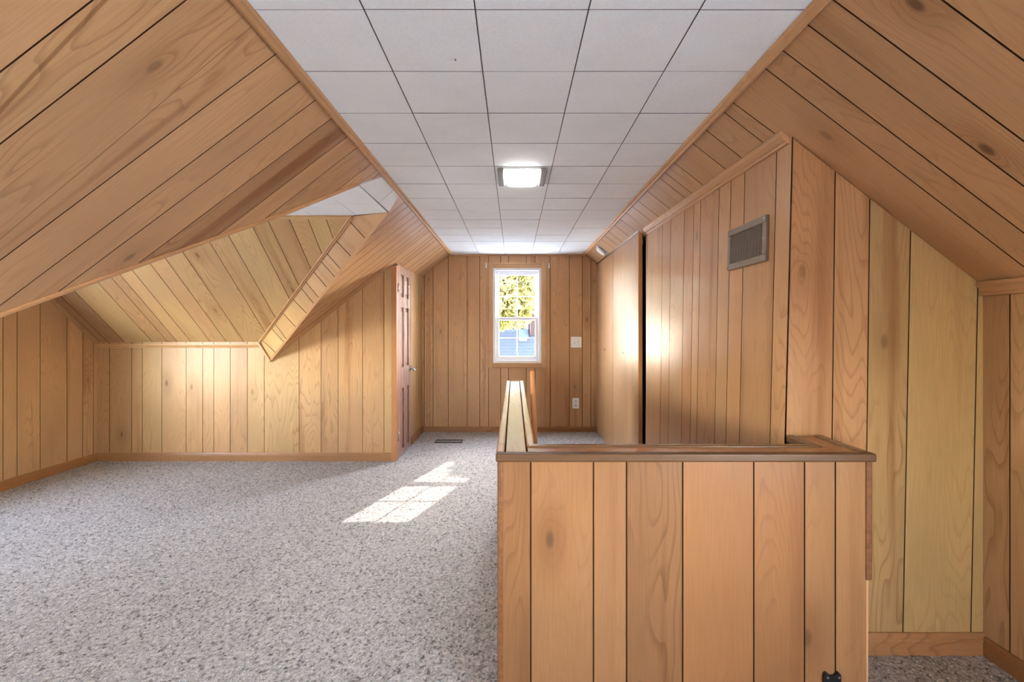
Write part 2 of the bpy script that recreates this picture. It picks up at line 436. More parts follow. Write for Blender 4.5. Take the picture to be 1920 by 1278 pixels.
def carpet_cut(X, Y):
    k = np.where(Y < YN, (X > XKL) & (X < XK), np.where(Y < YE, (X > XG) & (X < np.where(Y < YC, XK, .998)), (X > XD) & (X < .985)))
    k &= ~((X > -.045) & (X < 1.118) & (Y > 1.468) & (Y < YH_END))
    return k | ((X > .07) & (X < .985) & (Y > 2.98))
YH_END = 3.52
def whole(X, Y): return carpet_cut(X, Y)
cme = pile('carpet', XG, XK, 1.0, YF, .0047, whole)
crp = link('carpet', cme, TUFT)
tag(crp, 'grey and off-white speckled looped carpet pile covering the floor', 'carpet', 'stuff')

ceil = box('ceiling', (-.80, YB, CZ + .008), (.90, YF + .05, CZ + .06), TILEGAP); tag(ceil, 'flat ceiling of white fibre tiles', 'ceiling', 'structure')
tx = [-.712, -.409, -.106, .2027, .5055, .812]
def tile_mesh(w, d, g=.0036):
    bm = bmesh.new(); bmesh.ops.create_cube(bm, size=1)
    for v in bm.verts: v.co = V((v.co.x * (w - g), v.co.y * (d - g), v.co.z * .010))
    me = bpy.data.meshes.new('tile'); bm.to_mesh(me); bm.free(); me.materials.append(TILE); me.materials.append(TILEGAP)
    for p in me.polygons: p.material_index = 1 if abs(p.normal.z) < .5 else 0
    return me
TY0, TYS = 1.2694, .3045
for i in range(5):
    a, b = tx[i], tx[i + 1]
    if i == 0: a = -.75
    if i == 4: b = .835
    me = tile_mesh(b - a, TYS)
    for k in range(-12, 14):
        y0 = TY0 + k * TYS; y1 = min(y0 + TYS, YF)
        if y1 - y0 < .05: continue
        m2 = me if y1 - y0 > TYS - .001 else tile_mesh(b - a, y1 - y0)
        o = bpy.data.objects.new('tile', m2); COL.objects.link(o); o.parent = ceil
        o.location = ((a + b) / 2, (y0 + y1) / 2, CZ + .005 + random.uniform(-.0006, .0006)); o.rotation_euler = (random.uniform(-.002, .002), random.uniform(-.002, .002), 0)

# ------------------------------------------------------------------ left slope, near the camera and beyond the dormer
mL = lambda x, y: V((x, y, zl(x))); nL = V((.784, 0, -1)).normalized()
near_edge = [on_left(712, 332), on_left(672, 345), on_left(533, 401), on_left(273, 493), on_left(0, 591)]
ext = near_edge[-1] + (near_edge[-1] - near_edge[-2]) * .0
near_poly = [(-.74, YB), (-.74, 2.645)] + [(p.x, p.y) for p in near_edge] + [(XKL, YN), (XKL, YB)]
def seamL(p, q): a, b = on_left(*p), on_left(*q); return ((a.x, a.y), (b.x, b.y))
s_near = [seamL((174, 0), (0, 135)), seamL((349, 0), (0, 270)), seamL((517, 101.4), (0, 488)), seamL((560.6, 153), (0, 572.7)), seamL((591, 188), (114, 543.4)),
          seamL((619.7, 223.4), (265, 489.4)), seamL((649.3, 257.7), (415, 435.6)), seamL((666.2, 279), (501, 407)), seamL((691.5, 310), (626.8, 360.6)), 2.585,
          .86, .74, .55, .40, .2, .05, -.15, -.35, -.5, -.7, -.95, -1.1, -1.35, -1.6, -1.8, -2.1]
nb = 16
def veinL(p, q, w):
    a, b = on_left(*p), on_left(*q); k = (b.y - a.y) / ((b.x - a.x) * 1.27); return (a.y - k * a.x * 1.27, k, w)
wall('wall_slope_left', 'left sloping ceiling of wide wooden boards nearest the viewer', [near_poly], s_near, mL, nL, 0, hue=.0, spread=.22, us=1.27,
     over={nb: dict(tone=.02, hue=.15, fig=.25), nb + 1: dict(tone=.0, hue=.25, fig=.75, vein=veinL((0, 200), (185, 0), .007)), nb + 2: dict(tone=-.03, hue=-.05, fig=.75, vein=veinL((85, 378), (207, 276), .0025)), nb + 3: dict(tone=.06, hue=.05, fig=.35), nb + 4: dict(tone=.02, hue=-.05, fig=.6),
           nb + 5: dict(tone=.04, hue=.0, fig=.4), nb + 6: dict(tone=-.20, hue=-.35, fig=1.1), nb + 7: dict(tone=.05, hue=-.05, fig=.1), nb + 8: dict(tone=-.12, hue=-.1, fig=.6), nb + 9: dict(tone=.05, hue=-.1)})
vB1, vB2 = V((-.8472, 3.124, 1.985)), V((XKL, YE, zl(XKL)))
far_poly = [(-.74, 3.005), (-.758, 3.0246), (vB1.x, vB1.y), (vB2.x, vB2.y), (-1.60, YE), (XD - .01, YE), (XD - .01, YF), (-.74, YF)]
wall('wall_slope_left_far', 'left sloping ceiling of narrow boards beyond the dormer, above the door', [far_poly], [3.174, 3.277, 3.40, 3.533, 3.66, 3.80, 3.92, 4.10, 4.27, 4.36, 4.50, 4.71, 4.86, 5.02, 5.2], mL, nL, 0, hue=-.05, spread=.18, us=1.27, gap=.006, backpoly=[(-.74, 3.06), (vB1.x + .06, vB1.y + .05), (vB2.x + .12, vB2.y), (XD - .01, YE), (XD - .01, YF), (-.74, YF)])
# moulding in both upper corners
prof = [(0, 0), (.004, -.012), (.012, -.014), (.020, -.022), (.030, -.020), (.042, -.006), (.046, .004)]
trim('trim_1', [(-.705, YB, CZ), (-.705, YF, CZ)], prof, (-1, 0, 0), (0, 0, 1), 'wooden crown moulding between white ceiling and left slope', -.25, .05)
trim('trim_2', [(.790, YB, CZ), (.790, YF, CZ)], prof, (1, 0, 0), (0, 0, 1), 'wooden crown moulding between white ceiling and right slope', -.1, .12)
# pale edging along the near valley
pe = [p for p in near_edge[1:]]; pe.append(on_left(0, 591) + (V((XKL, YN, zl(XKL))) - on_left(0, 591)) * 1.0)
ed = (pe[3] - pe[1]).normalized(); sd = nL.cross(ed).normalized()
if sd.y < 0: sd = -sd
trim('trim_3', pe, [(-.016, -.002), (-.016, .004), (-.012, .007), (.004, .007), (.006, .004), (.006, -.03), (0, -.03)], sd, nL, 'pale edging strip along the near left slope where the dormer opens', -.35, .12)

# ------------------------------------------------------------------ dormer
mD = lambda x, y: V((x, y, zd(y))); nD = V((0, -.873, -1)).normalized()
A1, A2 = V((-1.12, 3.212, zd(3.212))), V((-2.312, YE, zd(YE)))
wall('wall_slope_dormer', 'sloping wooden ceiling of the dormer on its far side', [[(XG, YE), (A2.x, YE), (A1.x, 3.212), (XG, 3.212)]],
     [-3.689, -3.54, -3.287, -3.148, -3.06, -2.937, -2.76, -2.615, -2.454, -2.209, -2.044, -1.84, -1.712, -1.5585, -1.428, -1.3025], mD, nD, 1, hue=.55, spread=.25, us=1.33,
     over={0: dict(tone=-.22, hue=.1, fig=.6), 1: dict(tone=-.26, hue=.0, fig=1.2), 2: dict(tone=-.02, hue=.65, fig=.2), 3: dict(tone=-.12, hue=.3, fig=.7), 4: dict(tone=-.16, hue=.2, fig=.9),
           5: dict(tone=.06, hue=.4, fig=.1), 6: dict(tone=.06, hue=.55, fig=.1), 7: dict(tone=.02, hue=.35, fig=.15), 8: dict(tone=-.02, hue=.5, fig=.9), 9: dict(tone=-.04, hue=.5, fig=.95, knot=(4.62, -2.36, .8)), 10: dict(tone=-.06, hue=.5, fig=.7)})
mN = lambda x, y: V((x, y, zn(y))); nN = V((0, .725, -1)).normalized()
N1, N2 = V((-1.12, 2.44, DZ)), V((-2.312, YN, zn(YN)))
wall('wall_slope_dormer_near', 'sloping wooden ceiling of the dormer on its near side', [[(XG, YN), (N2.x, YN), (N1.x, 2.44), (XG, 2.44)]], even(XG, -1.2, 1, 3), mN, nN, 1, hue=.5, us=1.25)
# flat dormer ceiling with its tiles, and the tilted tile patch up to the main ceiling
dc = slab('ceiling_dormer', [V((x, y, DZ + .009)) for x, y in ((XG, 2.44), (XG, 3.212), (-1.12, 3.212), (-.8472, 3.124), (-.8447, 2.528), (-1.12, 2.44))], [V((x, y, DZ + .05)) for x, y in ((XG, 2.44), (XG, 3.212), (-1.12, 3.212), (-.8472, 3.124), (-.8447, 2.528), (-1.12, 2.44))], TILEGAP)
tag(dc, 'small flat white tiled ceiling at the top of the dormer', 'ceiling', 'structure')
dpoly = [(XG, 2.44), (-1.12, 2.44), (-.850, 2.528), (-.852, 3.124), (-1.12, 3.212), (XG, 3.212)]
xs = [-1.085 - .302 * k for k in range(-1, 10)]; ys = [2.296, 2.601, 2.906, 3.21]
for i in range(len(xs) - 1):
    for j in range(3):
        q = [(xs[i + 1] + .0015, ys[j] + .0015), (xs[i] - .0015, ys[j] + .0015), (xs[i] - .0015, ys[j + 1] - .0015), (xs[i + 1] + .0015, ys[j + 1] - .0015)]
        n = len(dpoly)
        for a in range(n):
            p, r = dpoly[a], dpoly[(a + 1) % n]; q = clip(q, p, (r[0] - p[0], r[1] - p[1]), 1)
            if len(q) < 3: break
        if len(q) < 3 or area(q) < 1e-3: continue
        slab('tile', [V((x, y, DZ)) for x, y in q], [V((x, y, DZ + .008)) for x, y in q], TILE, dc)
pt = [V((-.741, 2.640, zl(-.741))), on_left(674, 347), on_left(729, 397), V((-.741, 3.006, zl(-.741)))]
pc = sum(pt, V()) / 4
pb = slab('ceiling_patch', [p - nL * .007 for p in pt], [p - nL * .05 for p in pt], DARKGAP); tag(pb, 'tilted strip of white ceiling tile at the head of the dormer', 'ceiling', 'structure')
m0, m1 = pt[0].lerp(pt[3], .66), pt[1].lerp(pt[2], .62)
for q in ([pt[0], pt[1], m1, m0], [m0, m1, pt[2], pt[3]]):
    c = sum(q, V()) / 4; q = [c + (p - c) * .978 for p in q]
    slab('tile', [p + nL * .002 for p in q], [p - nL * .008 for p in q], TILE, pb)

# valley bands: short boards set across between main slope and dormer slope
def band(name, label, a1, a2, b1, b2, ts, inside, hue):
    e = slab(name, [p - inside * .035 for p in (a1, a2, b2, b1)], [p - inside * .06 for p in (a1, a2, b2, b1)], GROOVE); tag(e, label, 'wall', 'structure')
    ts = [(0, 0)] + ts + [(1, 1)]
    r = random.Random(4)
    for (t0, u0), (t1, u1) in zip(ts, ts[1:]):
        g = .0016
        q = [a1.lerp(a2, t0 + g), a1.lerp(a2, t1 - g), b1.lerp(b2, u1 - g), b1.lerp(b2, u0 + g)]
        w = a2 - a1; w.normalize(); h = (b1 - a1).normalized()
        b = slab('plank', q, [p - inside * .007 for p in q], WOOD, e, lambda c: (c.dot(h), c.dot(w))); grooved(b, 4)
        wattr(b, r.uniform(-.02, .12), hue + (.45 * t0) + r.uniform(-.1, .1), .15)
    return e
def proj(p): return V((CX + F * p.x / p.y, CY - F * (p.z - HC) / p.y))
def near_t(p, q, px):
    return min(((proj(p.lerp(q, k / 400)) - V(px)).length, k / 400) for k in range(401))[1]
def tp(a, b):
    a = (490 + a[0] / 3.994, 360 + a[1] / 3.994); b = (490 + b[0] / 3.994, 360 + b[1] / 3.994)
    return near_t(A1, A2, a), near_t(vB1, vB2, b)
ts = [tp(a, b) for a, b in (((675, 225), (755, 330)), ((565, 362), (655, 470)), ((497, 460), (582, 570)), ((453, 518), (532, 620)), ((395, 592), (475, 703)), ((340, 675), (410, 778)), ((303, 720), (375, 826)),
      ((245, 803), (322, 897)), ((165, 907), (240, 1000)), ((113, 990), (170, 1090)), ((87, 1028), (150, 1112)), ((18, 1115), (92, 1190)))]
ts = [(min(max(t, .012), .985), min(max(u, .012), .985)) for t, u in ts]
nb_ = (A2 - A1).cross(vB1 - A1).normalized()
if nb_.dot(V((0, 0, HC)) - A1) < 0: nb_ = -nb_
band('wall_valley', 'narrow band of short pale boards edging the far side of the dormer opening', A1, A2, vB1, vB2, ts, nb_, .15)
Bn1, Bn2 = V((-.8447, 2.528, 1.987)), V((XKL, YN, zl(XKL)))
nb2 = (N2 - N1).cross(Bn1 - N1).normalized()
if nb2.dot(V((-1.5, 5.6, HC)) - N1) < 0: nb2 = -nb2
band('wall_valley_near', 'narrow band of short boards edging the near side of the dormer opening', N1, N2, Bn1, Bn2, [(k / 9, k / 9) for k in range(1, 9)], nb2, .2)
up = V((0, 0, 1)); dv = (A2 - A1).normalized()
sx = dv.cross(nb_).normalized()
trim('trim_4', [A1 + V((.0, 0, -.004)), A2], [(-.013, 0), (-.013, .009), (-.005, .014), (-.002, .006), (.002, .006), (.005, .014), (.013, .009), (.013, 0)], sx, (nb_ + nD).normalized(), 'pale double bead moulding between dormer slope and valley band', .1, .1)
dv2 = (vB2 - vB1).normalized(); sx2 = dv2.cross(nb_).normalized()
trim('trim_5', [vB1, vB2], [(-.012, -.003), (-.012, .007), (.006, .008), (.008, -.003)], sx2 if sx2.dot(A1 - vB1) < 0 else -sx2, nb_, 'pale strip along the lower edge of the far valley band', -.15, .08)
trim('trim_6', [(A2.x - .004, YE - .012, A2.z - .012), (vB2.x + .003, YE - .012, vB2.z - .006)], [(-.009, 0), (-.009, .012), (.009, .012), (.009, 0)], V((.82, 0, .57)), (0, -1, 0), 'short pale strip closing the foot of the valley band', .3, .05)
trim('trim_7', [(XG, YE, 1.066), (A2.x, YE, 1.066)], [(0, 0), (.012, 0), (.014, -.012), (.006, -.020), (.014, -.027), (.012, -.034), (0, -.034)], (0, -1, 0), (0, 0, 1), 'pale moulding along the top of the far dormer wall', .3, .05)
trim('trim_8', [(XG, 3.212, DZ - .002), (-1.12, 3.212, DZ - .002)], [(-.012, .0), (-.012, -.010), (.004, -.016), (.014, -.020), (.014, 0)], (0, 1, 0), (0, 0, 1), 'pale strip between dormer slope and the small tiled ceiling', .5, .05)
rk = V((0, -1, .873)).normalized(); rn = V((0, -.873, -1)).normalized()
trim('trim_9', [(XG, YE, zd(YE)), (XG, 3.212, zd(3.212))], [(0, 0), (.018, 0), (.018, .010), (.010, .014), (.014, .022), (.0, .026)], (1, 0, 0), rn, 'brown moulding up the rake of the dormer end wall', .2, -.25)

# cheek wall facing the viewer, end wall, near cheek wall
mE = lambda x, z: V((x, YE, z))
sE = [(p - CX) / F * YE for p in (205.3, 246.9, 266.9, 303.5, 349, 380, 401, 431.6, 464, 495.7, 560.8, 602, 634, 680, 720)]
XJ = -1.112
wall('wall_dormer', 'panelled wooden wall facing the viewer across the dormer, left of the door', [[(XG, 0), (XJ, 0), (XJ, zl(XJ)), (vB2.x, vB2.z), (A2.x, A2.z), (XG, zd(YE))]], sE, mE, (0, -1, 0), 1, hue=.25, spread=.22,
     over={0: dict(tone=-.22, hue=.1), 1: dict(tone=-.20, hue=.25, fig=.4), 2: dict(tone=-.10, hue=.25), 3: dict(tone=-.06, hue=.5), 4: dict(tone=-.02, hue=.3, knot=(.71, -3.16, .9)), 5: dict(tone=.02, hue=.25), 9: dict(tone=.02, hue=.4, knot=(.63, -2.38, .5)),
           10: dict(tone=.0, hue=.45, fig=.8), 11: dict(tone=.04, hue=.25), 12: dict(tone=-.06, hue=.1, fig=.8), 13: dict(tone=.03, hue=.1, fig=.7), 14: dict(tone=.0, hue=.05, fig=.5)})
mG = lambda y, z: V((XG, y, z))
def gy(p): return -XG * F / (CX - p)
W2 = (2.15, 3.05, .62, 1.52)
gtop = [(YE, zd(YE)), (3.212, DZ), (2.44, DZ), (YN, zn(YN))]
ga = [(W2[1], 0), (YE, 0), (YE, zd(YE)), (W2[1], zd(W2[1]))]
gb = [(YN, 0), (W2[0], 0), (W2[0], zn(W2[0])), (YN, zn(YN))]
gc = [(W2[0], 0), (W2[1], 0), (W2[1], W2[2]), (W2[0], W2[2])]
gd = [(W2[0], W2[3]), (W2[1], W2[3]), (W2[1], zd(W2[1])), (3.212, DZ), (2.44, DZ), (W2[0], zn(W2[0]))]
def holed(name, label, polys, bpolys, seams, mp, nrm, axis, **kw):
    o = wall(name, label, polys[:1], seams, mp, nrm, axis, backpoly=bpolys[0], **kw)
    for i, bp in enumerate(bpolys[1:]):
        n_ = V(nrm); slab('backing', [mp(*q) - n_ * .005 for q in bp], [mp(*q) - n_ * .05 for q in bp], GROOVE, o)
    for p in polys[1:]: wall(name, label, [p], seams, mp, nrm, axis, parent=o, **kw)
    return o
holed('wall_dormer_end', 'panelled end wall of the dormer at the far left', [ga, gb, gc, gd], [ga, gb, gc, gd], [gy(p) for p in (5.6, 32, 75.2, 125.7, 155, 175)] + even(YN, 3.35, 1, 9), mG, (1, 0, 0), 1, hue=.0, spread=.2, tone=-.05)
wall('wall_dormer_near', 'panelled near wall of the dormer', [[(XG, 0), (XKL, 0), (XKL, zl(XKL)), (-2.312, zn(YN)), (XG, zn(YN))]], even(XG, XKL, 1, 5), lambda x, z: V((x, YN, z)), (0, 1, 0), 1, hue=.2)
wall('wall_knee_left', 'low panelled wall under the left slope behind the viewer', [[(YB, 0), (YN, 0), (YN, zl(XKL)), (YB, zl(XKL))]], even(YB, YN, 1.2, 6), lambda y, z: V((XKL, y, z)), (1, 0, 0), 1, backpoly=[(YB, 0), (YN - .03, 0), (YN - .03, zl(XKL)), (YB, zl(XKL))])

# ------------------------------------------------------------------ door wall on the left, far wall, back wall
wall('wall_left', 'short panelled wall between the six panel door and the far wall', [[(4.83, 0), (YF, 0), (YF, zl(XD)), (4.83, zl(XD))]], [4.98, 5.07, 5.22, 5.36], lambda y, z: V((XD, y, z)), (1, 0, 0), 1, hue=.45, spread=.15, tone=.03)
mF = lambda x, z: V((x, YF, z))
def fx(p): return (p - CX) / F * YF
def fz(p): return HC + (CY - p) / F * YF
sF = [fx(p) for p in (795.6, 812, 840.3, 875.9, 899.7, 916.1, 938.9, 953.4, 986.8, 1003.2, 1031.2, 1067.6, 1091.7, 1107.9)]
WX0, WX1, WZ0, WZ1 = fx(924.4), fx(1014.9), fz(680.3), fz(502)
ZT = CZ
f1 = [(XD, 0), (WX0, 0), (WX0, ZT), (-.739, ZT), (XD, zl(XD))]
f2 = [(WX1, 0), (1.02, 0), (1.02, zr(1.02)), (.822, ZT), (WX1, ZT)]
f3 = [(WX0, 0), (WX1, 0), (WX1, WZ0), (WX0, WZ0)]
f4 = [(WX0, WZ1), (WX1, WZ1), (WX1, ZT), (WX0, ZT)]
holed('wall_far', 'far panelled wall around the small window', [f1, f2, f3, f4], [f1, f2, f3, f4], sF, mF, (0, -1, 0), 1, hue=-.15, spread=.14, gap=.006, fig=.25)
BZ0, BZ1 = .58, 1.45
BW = ((-1.38, -.76),)                      # unseen window assumed behind the viewer for fill light
WR = (-1.75, -.15, .40, 1.26)              # unseen window added low in the right wall to light the left slope
def btop(x): return min(ZT, zl(x), zr(x))
b1 = [(XKL, 0), (BW[0][0], 0), (BW[0][0], btop(BW[0][0])), (XKL, zl(XKL))]
b2 = [(BW[0][1], 0), (XK, 0), (XK, zr(XK)), (.822, ZT), (BW[0][1], ZT)]
bs_ = [b1, b2]
for w0, w1 in BW:
    bs_.append([(w0, 0), (w1, 0), (w1, BZ0), (w0, BZ0)])
    tp_ = [(w1, btop(w1))] + ([(.822, ZT)] if w0 < .822 < w1 else []) + ([(-.739, ZT)] if w0 < -.739 < w1 else []) + [(w0, btop(w0))]
    bs_.append([(w0, BZ1), (w1, BZ1)] + tp_)
holed('wall_back', 'panelled wall behind the viewer', bs_, bs_, even(XKL, XK, 1.2, 8), lambda x, z: V((x, YB, z)), (0, 1, 0), 1, hue=0)

# ------------------------------------------------------------------ right slope, low wall on the right, closet
mR = lambda x, y: V((x, y, zr(x))); nR = V((-.785, 0, -1)).normalized()
def seamR(p, q): a, b = on_right(*p), on_right(*q); return ((a.x, a.y), (b.x, b.y))
sR = [seamR((1766.7, 0), (1920, 114)), seamR((1562.7, 0), (1920, 265)), seamR((1515, 46.8), (1880.7, 320)), seamR((1470, 96.4), (1765.5, 320)), seamR((1440, 132), (1685, 320)), seamR((1378, 195), (1469.8, 263)),
      1.850, 2.02, 2.168, 2.418, 2.567, 2.66, 2.912, 3.131, 3.279, 3.457, 3.65, 3.865, 4.118, 4.29, 4.46, 4.78, 5.15, .9, .72, .55, .38, .2, .03, -.2, -.4, -.6, -.8, -1.0, -1.25, -1.5, -1.7, -1.95, -2.2]
ni = 17
def ru(px, py): p = on_right(px, py); return (p.x * 1.27, p.y)
wall('wall_slope_right', 'right sloping ceiling of wide knotty wooden boards', [[(.80, YB), (XK, YB), (XK, YC + .01), (1.04, YC + .01), (.99, YF), (.80, YF)]], sR, mR, nR, 0, hue=-.15, spread=.15, tone=-.04, us=1.27, gap=.0045,
     over={ni - 1: dict(tone=-.06, hue=.1, fig=.2), ni: dict(tone=-.04, hue=.1, fig=.4, knot=(*ru(1716, 8), 1.0)), ni + 1: dict(tone=-.06, hue=.0, fig=.75, knot=(*ru(1850, 280), 1.0)), ni + 2: dict(tone=-.03, hue=-.25, fig=.35), ni + 3: dict(tone=-.06, hue=-.2, fig=.7, knot=(*ru(1582, 178), .5)),
           ni + 4: dict(tone=-.02, hue=-.3, fig=.1)})
r1 = [(WR[1], 0), (YC, 0), (YC, zr(XK)), (WR[1], zr(XK))]; r2 = [(YB, 0), (WR[0], 0), (WR[0], zr(XK)), (YB, zr(XK))]
r3 = [(WR[0], 0), (WR[1], 0), (WR[1], WR[2]), (WR[0], WR[2])]; r4 = [(WR[0], WR[3]), (WR[1], WR[3]), (WR[1], zr(XK)), (WR[0], zr(XK))]
holed('wall_right', 'low panelled wall under the right slope', [r1, r2, r3, r4], [r1, r2, r3, r4], [1.6266, 1.46, 1.25, 1.1, .9, .7, .52, .3, .1, -.1, -.35, -.6, -.8, -1.0, -1.3, -1.5, -1.8, -2.0, -2.2], lambda y, z: V((XK, y, z)), (-1, 0, 0), 1, hue=.1, tone=-.12, spread=.15, over={19: dict(tone=-.20, hue=.05, fig=.95), 18: dict(tone=-.10, hue=.1, fig=.7)}, fig=.6)
mC = lambda x, z: V((x, YC, z))
def seamC(p, q): a, b = on_y(p[0], p[1], YC), on_y(q[0], q[1], YC); return ((a.x, a.z), (b.x, b.z))
wall('wall_closet_end', 'end wall of the closet with reddish boards turning yellow towards the low wall', [[(xc(YC, 0), 0), (XK, 0), (XK, zr(XK)), (xc(YC, 1.905) + .004, 1.903)]],
     [seamC((1566, 320), (1560, 830)), seamC((1631, 371), (1621, 1185)), seamC((1707.4, 432), (1693, 1185)), seamC((1833.6, 530), (1820.3, 1185))], mC, (0, -1, 0), 1,
     over={0: dict(tone=-.06, hue=-.5, fig=.6), 1: dict(tone=-.04, hue=-.25, fig=.65), 2: dict(tone=-.10, hue=.6, fig=1.0), 3: dict(tone=.08, hue=1.0, fig=.25), 4: dict(tone=.10, hue=1.0, fig=.15)})
# closet front: fixed panels near, folding doors beyond
Y1C = 3.50
mX = lambda y, z: V((xc(y, z), y, z))
def ztop(y): return zr(xc(y, 1.9)) 
def cy(p): 
    y = 2.5
    for _ in range(6): y = xc(y, 1.0) * F / (p - CX)
    return y
wall('wall_closet', 'glossy panelled closet front with an air vent near its corner', [[(YC, 0), (Y1C, 0), (Y1C, ztop(Y1C)), (YC, ztop(YC))]], [cy(p) for p in (1239.6, 1254.7, 1279.3, 1296.3, 1308.6, 1342.3, 1363.5, 1388.8, 1446.3)], mX, (-1, 0, 0), 1, hue=-.42, spread=.16, gap=.005, tone=-.03, mat=GLOSSY, fig=.25, boff=.03, back=.06, backpoly=[(YC + .03, 0), (Y1C, 0), (Y1C, ztop(Y1C)), (YC + .03, ztop(YC))])
for i, o in enumerate([ob for ob in COL.objects if ob.parent and ob.parent.name == 'wall_closet']): o['tone'] = max(o['tone'], -.10)
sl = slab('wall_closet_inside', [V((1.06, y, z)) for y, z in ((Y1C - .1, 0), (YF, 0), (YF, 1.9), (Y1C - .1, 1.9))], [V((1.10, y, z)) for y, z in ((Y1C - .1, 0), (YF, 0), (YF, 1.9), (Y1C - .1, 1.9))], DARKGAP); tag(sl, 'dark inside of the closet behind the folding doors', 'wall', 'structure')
box('panel_edge', (xc(3.58, 1) + .004, Y1C + .002, 0), (xc(3.58, 1) + .05, Y1C + .02, 1.90), WOOD, bpy.data.objects['wall_closet'], grain=2)
wattr(COL.objects['panel_edge'], -.15, -.4, .2)
# big rounded moulding over the closet panels
zt0, zt1 = zr(xc(YC, 1.9)), zr(xc(Y1C, 1.9))
mpf = [(0, .006), (.034, .030), (.038, .018), (.034, .004), (.022, -.008), (.012, -.012), (.010, -.020), (0, -.022)]
trim('trim_10', [(xc(YC, 1.9), YC + .012, zt0), (xc(Y1C, 1.9), Y1C - .02, zt1)], mpf, (-1, 0, 0), (0, 0, 1), 'glossy rounded moulding along the top of the closet front', -.25, .08, GLOSSY)
# low wall moulding
trim('trim_11', [(XK, YB, zr(XK) - .002), (XK, YC - .004, zr(XK) - .002)], [(0, 0), (.030, .018), (.032, .006), (.022, -.004), (.016, -.018), (.020, -.024), (.016, -.032), (0, -.034)], (-1, 0, 0), (0, 0, 1), 'wooden moulding along the top of the low right wall', -.3, .02)
trim('trim_12', [(-.72, YF, CZ), (.80, YF, CZ)], [(0, 0), (.012, 0), (.010, -.012), (0, -.016)], (0, -1, 0), (0, 0, 1), 'thin wooden strip along the top of the far wall', -.1, -.05)
# baseboards
bpf = [(0, 0), (.014, 0), (.014, .055), (.011, .060), (.011, .066), (.006, .080), (0, .080)]
Z = (0, 0, 1)
trim('baseboard_dormer', [(XG, YE, 0), (XJ, YE, 0)], bpf, (0, -1, 0), Z, 'reddish baseboard along the dormer wall facing the viewer', -.55, -.28)
trim('baseboard_dormer_end', [(XG, YN, 0), (XG, YE, 0)], bpf, (1, 0, 0), Z, 'reddish baseboard along the dormer end wall', -.85, -.32)
trim('baseboard_left', [(XD, 4.84, 0), (XD, YF, 0)], bpf, (1, 0, 0), Z, 'reddish baseboard between door and far wall', -.7, -.3)
trim('baseboard_far', [(XD, YF, 0), (.985, YF, 0)], [(a, b * .88) for a, b in bpf], (0, -1, 0), Z, 'reddish baseboard along the far wall', -.7, -.28, fig=.8)
trim('baseboard_closet_end', [(1.12, YC, 0), (XK, YC, 0)], [(a, b * 1.04) for a, b in bpf], (0, -1, 0), Z, 'wide grained baseboard along the closet end wall', -.5, -.15, fig=.9)
trim('baseboard_right', [(XK, YB, 0), (XK, YC, 0)], [(a, b * .92) for a, b in bpf], (-1, 0, 0), Z, 'dark reddish baseboard along the low right wall', -.9, -.42)

